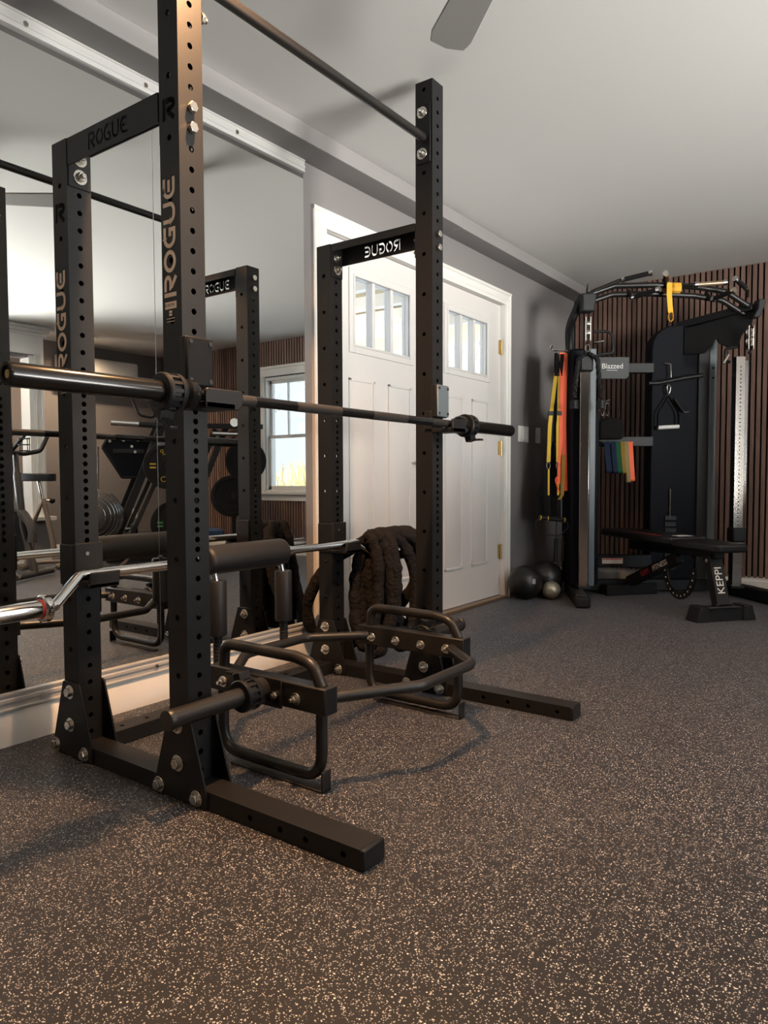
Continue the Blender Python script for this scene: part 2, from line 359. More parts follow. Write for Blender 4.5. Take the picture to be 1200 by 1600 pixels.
# left wall with the double-door opening
DY0, DY1, DZ = 1.50, 3.385, 2.035
WT = 0.16
wl = M()
wl.box(XL - WT, XL, YB - 0.1, DY0 - 0.02, 0, ZC); wl.box(XL - WT, XL, DY1 + 0.02, YF + 0.1, 0, ZC); wl.box(XL - WT, XL, DY0 - 0.02, DY1 + 0.02, DZ + 0.02, ZC)
st(wl.build('wall_left', WALL))
# far wall: black felt board with walnut slats, one window
WX0, WX1, WZ0, WZ1 = 2.70, 3.63, 0.70, 1.965       # clear opening of the far window
wf = M()
for x0, x1, z0, z1 in ((XL - 0.1, WX0, 0, ZC), (WX1, XR + 0.1, 0, ZC), (WX0, WX1, 0, WZ0), (WX0, WX1, WZ1, ZC)):
    wf.box(x0, x1, YF + 0.012, YF + 0.16, z0, z1)
wfo = st(wf.build('wall_far', FELT))
sm = M(); pitch = 0.039
x = 0.01
while x < XR - 0.03:
    segs = [(0.105, ZC)]
    if WX0 - 0.10 < x < WX1 + 0.07: segs = [(0.105, WZ0 - 0.08), (WZ1 + 0.11, ZC)]
    for z0, z1 in segs: sm.box(x, x + 0.026, YF - 0.010, YF + 0.012, z0, z1)
    x += pitch
sm.build('slat_panel', SLAT, wfo)
# right wall with two windows that light the room (outside the photograph)
wr = M()
RW = [(-0.15, 0.75), (0.85, 1.75)]; rz0, rz1 = 0.45, 2.10
ys = [YB - 0.1] + [v for w in RW for v in w] + [YF + 0.1]
for i in range(0, len(ys), 2): wr.box(XR, XR + 0.15, ys[i], ys[i + 1], 0, ZC)
for a, b in RW: wr.box(XR, XR + 0.15, a, b, 0, rz0); wr.box(XR, XR + 0.15, a, b, rz1, ZC)
st(wr.build('wall_right', WALL))
for k, (a, b) in enumerate(RW):
    fm = M()
    for y0, y1, z0, z1 in ((a - 0.08, a + 0.03, rz0 - 0.1, rz1 + 0.1), (b - 0.03, b + 0.08, rz0 - 0.1, rz1 + 0.1), (a, b, rz0 - 0.1, rz0 + 0.03), (a, b, rz1 - 0.03, rz1 + 0.1), ((a + b) / 2 - 0.02, (a + b) / 2 + 0.02, rz0, rz1)):
        fm.box(XR - 0.018, XR + 0.06, y0, y1, z0, z1)
    f = st(fm.build('window_%d' % (k + 2), TRIM)); M().box(XR + 0.05, XR + 0.054, a, b, rz0, rz1).build('glass', GLASS, f)
    portal('daylight_portal', (XR + 0.14, (a + b) / 2, (rz0 + rz1) / 2), (0, radians(90), 0), rz1 - rz0, b - a)
st(M().box(XL - 0.1, XR + 0.1, YB - 0.15, YB, 0, ZC).build('wall_back', WALL))

# soffit along the left wall
sf = M(); sf.box(XL, 0.140, YB, 2.552, 2.300, ZC); sf.box(XL, 0.137, 2.555, YF - 0.01, 2.300, ZC)
st(sf.build('trim_1', SOFF, bevel=0.003))
# baseboards
BP = [(0, 0), (0.016, 0), (0.016, 0.078), (0.012, 0.086), (0.012, 0.095), (0.008, 0.102), (0.005, 0.112), (0, 0.112)]
b = M()
for y0, y1 in ((YB, DY0 - 0.12), (DY1 + 0.09, YF - 0.012)): b.py([(XL + a * 1.0, z) for a, z in BP], y0, y1)
st(b.build('baseboard_left', TRIM))
st(M().px([(YF + 0.012 - a * 1.5, z) for a, z in BP][::-1], XL + 0.012, XR - 0.012).build('baseboard_far', TRIM))
st(M().py([(XR - a, z) for a, z in BP][::-1], YB, YF - 0.03).build('baseboard_right', TRIM))

# door casing (stepped) round both doors, head taller
def casing():
    m = M()
    prof = [(0, 0.0), (0.018, 0.0), (0.024, 0.006), (0.024, 0.018), (0.015, 0.026), (0.015, 0.058), (0.010, 0.066), (0.010, 0.086), (0, 0.086)]
    # prof: (projection from wall, distance from the opening measured inward from the outer edge)
    oy0, oy1, oz = DY0 - 0.112, DY1 + 0.066, DZ + 0.086
    m.pz([(XL + a * 0.95, oy0 + 0.0008 + d * 1.0) for a, d in prof], 0, oz - 0.004)
    m.pz([(XL + a * 0.95, oy1 - 0.0008 - d * 0.72) for a, d in prof][::-1], 0, oz - 0.004)
    m.py([(XL + a, oz - d) for a, d in prof], oy0, oy1)
    m.box(XL - 0.12, XL + 0.004, DY0 - 0.03, DY0, 0, DZ + 0.03); m.box(XL - 0.12, XL + 0.004, DY1, DY1 + 0.03, 0, DZ + 0.03); m.box(XL - 0.12, XL + 0.004, DY0 - 0.03, DY1 + 0.03, DZ, DZ + 0.03)
    return m
st(casing().build('trim_2', TRIM))
st(M().box(XL - 0.13, 0.02, DY0, DY1, 0.0, 0.018).build('trim_3', WOODT, bevel=0.004))

def make_door(name, y0, y1, ly0, ly1, panels):
    """leaf from y0 to y1; lite and two tall panels below"""
    x0, x1 = -0.078, -0.034
    lz0, lz1 = 1.483, 1.912; gy0, gy1, gz0, gz1 = ly0 + 0.042, ly1 - 0.042, lz0 + 0.045, lz1 - 0.042
    m = M()
    m.box(x0, x1, y0, gy0, 0.022, DZ - 0.004); m.box(x0, x1, gy1, y1, 0.022, DZ - 0.004)
    m.box(x0, x1, gy0, gy1, 0.022, gz0); m.box(x0, x1, gy0, gy1, gz1, DZ - 0.004)
    d = st(m.build(name, DOORM))
    fr = M(); r = 0.010
    for a0, a1, c0, c1 in ((ly0, gy0, lz0, lz1), (gy1, ly1, lz0, lz1), (gy0, gy1, lz0, gz0), (gy0, gy1, gz1, lz1)): fr.box(x1, x1 + r, a0, a1, c0, c1)
    for a0, a1, c0, c1 in ((gy0 - 0.012, gy0, gz0 - 0.012, gz1 + 0.012), (gy1, gy1 + 0.012, gz0 - 0.012, gz1 + 0.012), (gy0, gy1, gz0 - 0.012, gz0), (gy0, gy1, gz1, gz1 + 0.012)): fr.box(x1, x1 + 0.016, a0, a1, c0, c1)
    fr.build('lite_frame', DOORM, d, bevel=0.004)
    mu = M()
    for k in (1, 2):
        yy = gy0 + (gy1 - gy0) * k / 3; mu.box(x0 + 0.005, x1 + 0.006, yy - 0.013, yy + 0.013, gz0, gz1)
    mu.build('muntin', DOORM, d, bevel=0.003)
    M().box(x0 + 0.02, x0 + 0.023, gy0, gy1, gz0, gz1).build('glass', GLASS, d)
    for a, b in panels:
        q = M(); z0, z1 = 0.262, 1.355
        # moulded ring standing proud, raised field inside
        for a0, a1, c0, c1 in ((a, a + 0.014, z0, z1), (b - 0.014, b, z0, z1), (a, b, z0, z0 + 0.014), (a, b, z1 - 0.014, z1)): q.box(x1 - 0.002, x1 + 0.008, a0, a1, c0, c1)
        i0, i1 = 0.014, 0.046
        vs = [(x1 + 0.001, a + i0, z0 + i0), (x1 + 0.001, b - i0, z0 + i0), (x1 + 0.001, b - i0, z1 - i0), (x1 + 0.001, a + i0, z1 - i0),
              (x1 + 0.009, a + i1, z0 + i1), (x1 + 0.009, b - i1, z0 + i1), (x1 + 0.009, b - i1, z1 - i1), (x1 + 0.009, a + i1, z1 - i1)]
        q.add(vs, [(4, 5, 6, 7), (0, 1, 5, 4), (1, 2, 6, 5), (2, 3, 7, 6), (3, 0, 4, 7)])
        q.build('door_panel', DOORM, d, bevel=0.002)
    portal('daylight_portal', (x0 - 0.03, (gy0 + gy1) / 2, (gz0 + gz1) / 2), (0, radians(-90), 0), gz1 - gz0, gy1 - gy0)
    return d
d1 = make_door('door_1', DY0 + 0.004, 2.438, 1.700, 2.283, [(1.697, 1.917), (2.040, 2.258)])
d2 = make_door('door_2', 2.444, DY1 - 0.004, 2.622, 3.210, [(2.634, 2.850), (2.973, 3.190)])
for z in (1.745, 1.048, 0.326):
    M().cyl((-0.026, DY1 - 0.004, z - 0.052), (-0.026, DY1 - 0.004, z + 0.052), 0.008, n=12).box(-0.0335, -0.029, DY1 - 0.034, DY1 - 0.002, z - 0.048, z + 0.048).build('hinge', BRASS, d2)
lv = M(); lv.cyl((-0.034, 2.375, 0.93), (-0.020, 2.375, 0.93), 0.026); lv.cyl((-0.02, 2.375, 0.93), (0.012, 2.375, 0.93), 0.010)
lv.tube(fillet([(0.010, 2.375, 0.93), (0.016, 2.36, 0.93), (0.016, 2.27, 0.925)], 0.01), 0.009); lv.build('lever_handle', BRASS, d1)
# far window
wm = M()
co = 0.085
for x0, x1, z0, z1 in ((WX0 - co, WX0, WZ0 - 0.02, WZ1 + 0.02), (WX1, WX1 + co, WZ0 - 0.02, WZ1 + 0.02)): wm.box(x0, x1, YF - 0.026, YF + 0.02, z0, z1)
wm.box(WX0 - co - 0.015, WX1 + co + 0.015, YF - 0.030, YF + 0.02, WZ1 + 0.02, WZ1 + 0.10); wm.box(WX0 - co - 0.03, WX1 + co + 0.03, YF - 0.045, YF + 0.02, WZ1 + 0.10, WZ1 + 0.128)
wm.box(WX0 - co - 0.03, WX1 + co + 0.03, YF - 0.060, YF + 0.05, WZ0 - 0.035, WZ0 - 0.008); wm.box(WX0 - co, WX1 + co, YF - 0.026, YF + 0.02, WZ0 - 0.105, WZ0 - 0.035)
wm.box(WX0 - 0.01, WX0 + 0.02, YF, YF + 0.14, WZ0, WZ1); wm.box(WX1 - 0.02, WX1 + 0.01, YF, YF + 0.14, WZ0, WZ1); wm.box(WX0, WX1, YF, YF + 0.14, WZ1 - 0.02, WZ1 + 0.01); wm.box(WX0, WX1, YF, YF + 0.14, WZ0 - 0.01, WZ0 + 0.015)
win = st(wm.build('window_1', TRIM, bevel=0.003))
s1 = M(); zm = 1.315
for x0, x1, z0, z1 in ((WX0 + 0.02, WX0 + 0.055, zm, WZ1 - 0.02), (WX1 - 0.055, WX1 - 0.02, zm, WZ1 - 0.02), (WX0 + 0.02, WX1 - 0.02, WZ1 - 0.055, WZ1 - 0.02), (WX0 + 0.02, WX1 - 0.02, zm - 0.018, zm + 0.018), (3.325, 3.34, zm, WZ1 - 0.03), (3.02, 3.035, zm, WZ1 - 0.03), (WX0 + 0.03, WX1 - 0.03, 1.630, 1.642)):
    s1.box(x0, x1, YF + 0.06, YF + 0.09, z0, z1)
s1.build('upper_sash', TRIM, win, bevel=0.002)
s2 = M()
for x0, x1, z0, z1 in ((WX0 + 0.02, WX0 + 0.06, WZ0 + 0.01, zm), (WX1 - 0.06, WX1 - 0.02, WZ0 + 0.01, zm), (WX0 + 0.02, WX1 - 0.02, zm - 0.022, zm + 0.012), (WX0 + 0.02, WX1 - 0.02, WZ0 + 0.012, WZ0 + 0.06)): s2.box(x0, x1, YF + 0.03, YF + 0.058, z0, z1)
s2.build('lower_sash', TRIM, win, bevel=0.002)
M().box(WX0 + 0.03, WX1 - 0.03, YF + 0.072, YF + 0.075, WZ0 + 0.02, WZ1 - 0.03).build('glass', GLASS, win)
portal('daylight_portal', ((WX0 + WX1) / 2, YF + 0.15, (WZ0 + WZ1) / 2), (radians(-90), 0, 0), WX1 - WX0, WZ1 - WZ0)

# cased opening that stands out from the right wall (seen in the mirror)
pm = M(); PX = 4.86; PD = 0.16
pm.box(PX, PX + PD, 2.0, 2.30, 0, 2.06); pm.box(PX, PX + PD - 0.01, 2.61, 2.70, 0.45, 2.06)
pm.box(PX, PX + PD, 2.30, 2.79, 0, 0.42); pm.box(PX, PX + PD, 2.0, 2.72, 2.06, ZC)
part = st(pm.build('wall_bay', WALL))
ct = M()
ct.box(PX - 0.02, PX + PD, 2.645, 2.75, 0.45, 2.10); ct.box(PX - 0.028, PX, 2.66, 2.675, 0.5, 2.1); ct.box(PX - 0.028, PX, 2.72, 2.735, 0.5, 2.1)
ct.box(PX - 0.012, PX + PD, 2.60, 2.645, 0.45, 2.08); ct.box(PX - 0.02, PX + 0.05, 2.30, 2.372, 0.45, 2.10)
ct.box(PX - 0.02, PX + PD, 2.02, 2.355, 2.10, 2.28); ct.box(PX - 0.02, PX + PD, 2.355, 2.75, 2.09, 2.28)
ct.box(PX - 0.07, PX + PD + 0.02, 2.02, 2.82, 0.425, 0.465)
for k, (dz, dx) in enumerate(((0.0, 0.03), (0.03, 0.05), (0.06, 0.085))): ct.box(PX - dx, PX + PD + dx, 2.02, 2.75 + dx, 2.28 + dz, 2.31 + dz)
ct.box(PX - 0.012, PX, 2.40, 2.79, 0, 0.11)
st(ct.build('trim_4', TRIM, bevel=0.002))

# ------------------------------------------------------------------ outside
g_ = M().box(-14, -0.3, -12, 20, -0.45, -0.25); g_.box(-0.3, 18, YF + 0.3, 20, -0.45, -0.25); st(g_.build('ground_outside', SNOW))
def tree(x, y, h, seed, label, grp):
    rnd = random.Random(seed); m = M()
    def grow(p, d, L, r, k):
        q = p + d * L; m.tube([p, (p + q) / 2 + V(rnd.uniform(-.05, .05), rnd.uniform(-.05, .05), 0) * L, q], [r, r * 0.85, r * 0.65], n=6, caps=False)
        if k == 0: return
        for i in range(3 if k > 1 else 2):
            a = rnd.uniform(0, 2 * pi); t = rnd.uniform(0.35, 0.9)
            nd = (d * cos(t) + V(cos(a), sin(a), 0.25) * sin(t)).normalized(); grow(p + d * L * rnd.uniform(0.55, 1.0), nd, L * rnd.uniform(0.55, 0.8), r * 0.55, k - 1)
    grow(V(x, y, -0.3), V(rnd.uniform(-.15, .15), rnd.uniform(-.15, .15), 1).normalized(), h, 0.035 * h, 4)
    o = m.build('bare_tree', BARK); return tag(o, label, 'tree', grp)
tg = 'bare trees outside the far window'
for k, (x, y) in enumerate(((4.4, 7.4), (8.6, 8.6), (5.6, 15.0), (12.6, 8.0))):
    tree(x, y, 1.5 + 0.25 * (k % 3), 11 + k, 'bare grey branched tree seen through the window on the slat wall', tg)
tg2 = 'bare trees outside the doors'
for k, (x, y) in enumerate(((-3.2, 8.5), (-8.0, 12.5), (-2.2, 13.5))):
    tree(x, y, 1.9, 31 + k, 'thin bare tree seen through the glass of the far white door', tg2)
bm = M(); rnd = random.Random(3)
for k in range(900):
    x, y = rnd.uniform(2.5, 9), rnd.uniform(8.5, 11.5); h = rnd.uniform(0.7, 1.5)
    m_ = V(rnd.uniform(-.3, .3), rnd.uniform(-.3, .3), h); bm.tube([(x, y, -0.25), (x + m_.x * .4, y + m_.y * .4, h * .6 - .25), (x + m_.x, y + m_.y, h - .25)], 0.014, n=4, caps=False)
bo = bm.build('dry_brush', BRUSHY); tag(bo, 'dry straw-coloured brush growing outside the slat-wall window', 'brush'); bo['kind'] = 'stuff'
bk = M().box(1.5, 11, 11.6, 11.9, -0.3, 1.0).build('brush_bank', BRUSHY); tag(bk, 'straw-coloured overgrown bank behind the brush outside the window', 'bank')
# porch seen through the left door glass
pr_ = thing('porch', 'tan lumber porch roof with white beams outside the left door', 'porch', (-1.5, 3.0, -0.25))
pmf = M()
for k in range(5): pmf.box(-2.4, 0.9, -0.6 + k * 0.55, -0.53 + k * 0.55, 2.42 + 0.02 * k, 2.52 + 0.02 * k)
pmf.build('rafter', TRIM, pr_)
M().box(-2.5, 1.0, -1.2, 2.9, 2.60, 2.64).build('roof_deck', DECK, pr_)
M().box(-2.5, -2.36, -1.2, 2.9, 2.20, 2.42).build('beam', TRIM, pr_)
M().box(-2.5, -2.38, 0.85, 0.97, 0, 2.2).build('post', SIDING, pr_)
M().box(-2.48, -2.40, -1.2, 2.9, 1.05, 1.12).build('rail', SIDING, pr_)
tag(M().box(-9, -6.5, 3, 9, -0.3, 1.9).build('outbuilding', SIDING, bevel=0.02), 'pale sided outbuilding beyond the porch outside the left door', 'building')

# ================================================================== MIRRORS AND CHANNELS ON THE LEFT WALL
def mirror(y0, y1, label):
    t = M().box(-0.0055, 0.0, y0, y1, 0.135, 2.285).build('wall_mirror', MIRROR)
    return tag(t, label, 'mirror')
mirror(-1.10, 0.5095, 'large wall mirror panel behind the near end of the rack, left of the seam')
mirror(0.5125, 1.333, 'narrower wall mirror panel between the seam and the white double doors')
def channel(z0, z1, flip, label):
    m = M(); y0, y1 = -1.10, 1.335; h = z1 - z0; 
    pr = [(-0.004, 0), (0.012, 0), (0.012, 0.10), (0.009, 0.14), (0.009, 0.30), (0.012, 0.34), (0.012, 0.52), (0.008, 0.58), (0.008, 0.86), (0.012, 0.9), (0.012, 1.0), (-0.004, 1.0)]
    pts = [(a, z0 + h * (t if not flip else 1 - t)) for a, t in pr]
    if flip: pts = pts[::-1]
    o = tag(m.py(pts, y0, y1).build('mirror_channel', ALU), label, 'channel')
    for y in [-0.84 + 0.44 * k for k in range(5)]:
        s = M(); zc = z0 + h * 0.45; s.cyl((0.009, y, zc), (0.0145, y, zc), 0.010, 0.008, n=14); s.box(0.0140, 0.0149, y - 0.007, y + 0.007, zc - 0.0012, zc + 0.0012); s.build('screw', ZINC, o)
    return o
channel(2.243, 2.299, False, 'ribbed aluminium channel along the top of the mirrors under the soffit')
channel(0.113, 0.167, True, 'ribbed aluminium channel along the bottom of the mirrors above the baseboard')

# ================================================================== POWER RACK
S = 0.0762; XF0, XF1, XA0, XA1 = OXF - S, OXF, 0.2141, 0.2903
YN0, YN1, YO0, YO1 = 0.0, S, 1.1785, 1.1785 + S
Z0 = 2.2848; HP = 0.0508
def hz(i): return Z0 - i * HP
def perforated_face(m, zs, zb, zt, f, r=0.008, th=0.0045, hw=S / 2, am=0.0127):
    """a face of width S with holes at heights zs; f(u, z, d) maps to space, d = depth inwards"""
    zs = sorted(z for z in zs if zb + 0.012 < z < zt - 0.012); n = 16
    z = zb
    for i, c in enumerate(zs):
        a = am
        a = min(a, c - z) if i else a
        if c - a > z + 1e-5:
            m.add([f(-hw, z, 0), f(hw, z, 0), f(hw, c - a, 0), f(-hw, c - a, 0)], [(0, 1, 2, 3)])
        for s in (-1, 1):
            q = [f(s * a, c - a, 0), f(s * hw, c - a, 0), f(s * hw, c + a, 0), f(s * a, c + a, 0)]
            m.add(q, [(0, 1, 2, 3) if s > 0 else (3, 2, 1, 0)])
        vs = []
        for ring in range(3):
            for k in range(n):
                an = 2 * pi * k / n; cx, cz = cos(an), sin(an)
                if ring == 0: q = a / max(abs(cx), abs(cz)); vs.append(f(cx * q, c + cz * q, 0))
                elif ring == 1: vs.append(f(cx * r, c + cz * r, 0))
                else: vs.append(f(cx * r, c + cz * r, th))
        m.add(vs, [(ring * n + k, ring * n + (k + 1) % n, (ring + 1) * n + (k + 1) % n, (ring + 1) * n + k) for ring in (0, 1) for k in range(n)])
        z = c + a
    m.add([f(-hw, z, 0), f(hw, z, 0), f(hw, zt, 0), f(-hw, zt, 0)], [(0, 1, 2, 3)])
def upright(x0, y0, zt, parent, lo=22):
    m = M(); cx, cy = x0 + S / 2, y0 + S / 2; zb = 0.048
    front = [hz(i) for i in range(0, int(lo))] + [hz(i / 2) for i in range(2 * lo, 66)] + [hz(i + 0.5) for i in range(33, 44)]
    side = [hz(-0.6)] + [hz(2.5 + 3 * k) for k in range(14)]
    perforated_face(m, front, zb, zt, lambda u, z, d: (x0 + S - d, cy + u, z))
    perforated_face(m, front, zb, zt, lambda u, z, d: (x0 + d, cy - u, z))
    perforated_face(m, side, zb, zt, lambda u, z, d: (cx + u, y0 + d, z))
    perforated_face(m, side, zb, zt, lambda u, z, d: (cx - u, y0 + S - d, z))
    m.add([(x0, y0, zt), (x0 + S, y0, zt), (x0 + S, y0 + S, zt), (x0, y0 + S, zt)], [(0, 1, 2, 3)])
    return m.build('upright', STEEL, parent)
ox, oy = OXF - S / 2, 0.6274
rack = thing('power_rack', 'tall black perforated steel rack standing in front of the wall mirrors', 'power rack', (0, 0, 0))
ups = {}
for k, (x0, y0, zt) in dict(B=(XF0, YN0, 2.347), A=(XA0, YN0, 1.828), D=(XF0, YO0, 2.347), C=(XA0, YO0, 1.828)).items():
    ups[k] = upright(x0, y0, zt, rack, 24 if k in 'BD' else 23)
# floor rails (2 x 3 tube) with end caps
FH = 0.048; FX1 = OXF + 0.571
for y0 in (YN0, YO0):
    m = M(); xb, xt = XA0 - 0.045, FX1 - 0.012; hs = [1.02, 1.12, 1.20, 1.31]
    perforated_face(m, hs, xb, xt, lambda u, z, d: (z, y0 + d, FH / 2 - u), hw=FH / 2, am=0.012)
    perforated_face(m, hs, xb, xt, lambda u, z, d: (z, y0 + S - d, FH / 2 + u), hw=FH / 2, am=0.012)
    m.add([(xb, y0, FH), (xt, y0, FH), (xt, y0 + S, FH), (xb, y0 + S, FH)], [(0, 1, 2, 3)]); m.add([(xb, y0, 0), (xb, y0, FH), (xb, y0 + S, FH), (xb, y0 + S, 0)], [(0, 1, 2, 3)])
    m.add([(xb, y0, 0.0005), (xt, y0, 0.0005), (xt, y0 + S, 0.0005), (xb, y0 + S, 0.0005)], [(3, 2, 1, 0)])
    r_ = m.build('floor_rail', STEEL, rack)
    M().box(FX1 - 0.014, FX1, y0 - 0.0008, y0 + S + 0.0008, 0.0, FH + 0.001).build('end_cap', BLACKP, r_, bevel=0.005, seg=3)
m = M(); hs = [0.118 + 0.0508 + k * 0.0945 for k in range(11)]
perforated_face(m, hs, YN1, YO0, lambda u, z, d: (0.252 - u, z, FH - d))
for x, fl in ((XA0, (0, 1, 2, 3)), (XA1, (3, 2, 1, 0))): m.add([(x, YN1, 0), (x, YN1, FH), (x, YO0, FH), (x, YO0, 0)], [fl])
m.build('rear_floor_rail', STEEL, rack)
# gusset plates, two per upright
for x0, y0 in ((XA0, YN0), (XF0, YN0), (XA0, YO0), (XF0, YO0)):
    cx = x0 + S / 2
    out = [(cx - 0.094, 0.003), (cx + 0.108, 0.003), (cx + 0.108, 0.045), (cx + 0.048, 0.226), (cx + 0.040, 0.230), (cx - 0.034, 0.230), (cx - 0.040, 0.226), (cx - 0.094, 0.05)]
    for ya, yb in ((y0 - 0.006, y0), (y0 + S, y0 + S + 0.006)): M().py(out, ya, yb).build('gusset_plate', STEEL, rack, bevel=0.0012)
    for dx, z in ((0, 0.2), (0, 0.1), (-0.080, 0.024), (0.072, 0.024)):
        bolt(rack, (cx + dx, y0 - 0.006, z), (0, -1, 0), nut=(y0 > 1)); bolt(rack, (cx + dx, y0 + S + 0.006, z), (0, 1, 0), nut=(y0 < 1))
# top crossmembers: open channels with the name cut right through the outer plate
def crossmember(y_out, sgn, flipx):
    """outer plate at y_out, channel opens towards sgn*y"""
    x0, x1, z0, z1, t = XA1, XF0, 1.750, 1.826, 0.005
    m = M(); ya, yb = sorted((y_out, y_out + sgn * t)); m.box(x0 + 0.006, x1 - 0.006, ya, yb, z0, z1 - t + 0.0001)
    o = m.build('tmp', STEEL, rack)
    c = M(); h = 0.046; L = 5 * 1.08 + 4 * 0.12
    wid = 0.185; sc = wid / L; xm = (x0 + x1) / 2 + (0.0 if flipx else -0.01); zb = z0 + 0.014
    f = lambda yy: (lambda a, b: ((xm - wid / 2 + a * sc) if not flipx else (xm + wid / 2 - a * sc), yy, zb + b * h))
    word_strokes(c, 0.19, True, 0.12, f(y_out + 0.02 if not flipx else y_out - 0.02), f(y_out - 0.02 if not flipx else y_out + 0.02))
    cut = c.build('cutter', STEEL)
    bo = o.modifiers.new('b', 'BOOLEAN'); bo.operation = 'DIFFERENCE'; bo.object = cut; bo.solver = 'EXACT'; bo.use_self = True
    me = bpy.data.meshes.new_from_object(o.evaluated_get(bpy.context.evaluated_depsgraph_get())); me.shade_flat()
    o.modifiers.clear(); o.data = me; o.name = 'crossmember'; bpy.data.objects.remove(cut)
    r = M(); yi = y_out + sgn * S
    a, b = sorted((y_out, yi)); r.box(x0 + 0.006, x1 - 0.006, a, b, z1 - t, z1)
    a, b = sorted((yi, yi - sgn * t)); r.box(x0 + 0.006, x1 - 0.006, a, b, z1 - 0.030, z1 - t)
    r.build('channel_lip', STEEL, o, bevel=0.001)
    for xa, xb in ((x0, x0 + 0.006), (x1 - 0.006, x1)):
        a, b = sorted((y_out + sgn * 0.003, yi - sgn * 0.003)); q = M().box(xa, xb, a, b, 1.694, z1 - 0.002); q.build('end_plate', STEEL, o, bevel=0.001)
    return o
crossmember(YN0, 1, False); crossmember(YO1, -1, True)
for y0 in (YN0, YO0):
    for i in (10, 11):
        bolt(rack, (XF1, y0 + S / 2, hz(i)), (1, 0, 0), washer=False, nut=False); bolt(rack, (XA1 + 0.006, y0 + S / 2, hz(i)), (1, 0, 0))
        bolt(rack, (XA0, y0 + S / 2, hz(i)), (-1, 0, 0), washer=False, nut=False); bolt(rack, (XF0 - 0.006, y0 + S / 2, hz(i)), (-1, 0, 0))
# pull-up bar with flange plates
M().cyl((0.759, YN1 + 0.006, 2.135), (0.759, YO0 - 0.006, 2.135), 0.0165, n=24).build('pull_up_bar', STEEL2, rack)
for ya, yb, sg in ((YN1, YN1 + 0.006, 1), (YO0 - 0.006, YO0, -1)):
    M().box(0.727, 0.791, ya, yb, 2.04, 2.26).build('flange_plate', STEEL, rack, bevel=0.002)
    for z in (2.228, 2.075): bolt(rack, (0.755, yb if sg > 0 else ya, z), (0, sg, 0)); bolt(rack, (0.755, YN0 if sg > 0 else YO1, z), (0, -sg, 0), washer=False, nut=False)
bolt(rack, (0.788, YN1, 2.022), (0, 1, 0), washer=False)
# printed name on the two near uprights (reads upwards)
def side_logo(xc, zlo, zhi, hgt):
    m = M(); L = 5 * 1.08 + 4 * 0.10; sc = (zhi - zlo) / L
    f = lambda yy: (lambda a, b: (xc + hgt / 2 - b * hgt, yy, zlo + a * sc))
    word_strokes(m, 0.20, False, 0.10, f(-0.0002), f(-0.0007)); m.build('printed_name', LOGO, rack, ang=10)
    q = M().box(xc - hgt * 0.46, xc + hgt * 0.50, -0.0007, -0.0002, zlo - 0.030, zlo - 0.012); p_ = q.build('printed_badge', LOGO, rack)
    text_obj('printed_word', 'MONSTER', 0.0105, INK, basis((xc - 0.003, -0.0009, zlo - 0.021), (1, 0, 0), (0, 0, 1)), rack, xs=0.8, extr=0.0001)
    lines = M()
    for k, w in enumerate((0.012, 0.012, 0.032, 0.030)): lines.box(xc - w / 2, xc + w / 2, -0.0007, -0.0002, zlo - 0.040 - k * 0.0075, zlo - 0.0385 - k * 0.0075 + (0.004 if k < 2 else 0))
    lines.build('printed_lines', LOGO, rack)
side_logo(0.7535, 1.305, 1.606, 0.047); side_logo(0.2455, 1.160, 1.459, 0.047)
# black decal on the near uprights, painting the dark of a cut-through letter
def dark_letter_decal(xc, zc):
    m = M(); R_ = letter_strokes(0.24, True)[0]; sc = 0.046
    for s in R_:
        P = [Vector((p[0], p[1])) for p in s]
        for i in range(len(P) - 1):
            d = (P[i + 1] - P[i]).normalized(); n = Vector((-d.y, d.x)) * 0.12; e = d * 0.02
            q = [P[i] + n - e, P[i] - n - e, P[i + 1] - n + e, P[i + 1] + n + e]
            m.prism([(v.x, v.y) for v in q], lambda a, b: (xc + (a - 0.5) * sc, -0.0002, zc + (b - 0.5) * sc * 1.15), lambda a, b: (xc + (a - 0.5) * sc, -0.0006, zc + (b - 0.5) * sc * 1.15))
    m.build('dark_letter_decal', INK, rack, ang=10)
dark_letter_decal(0.757, 1.772); dark_letter_decal(0.250, 1.624)

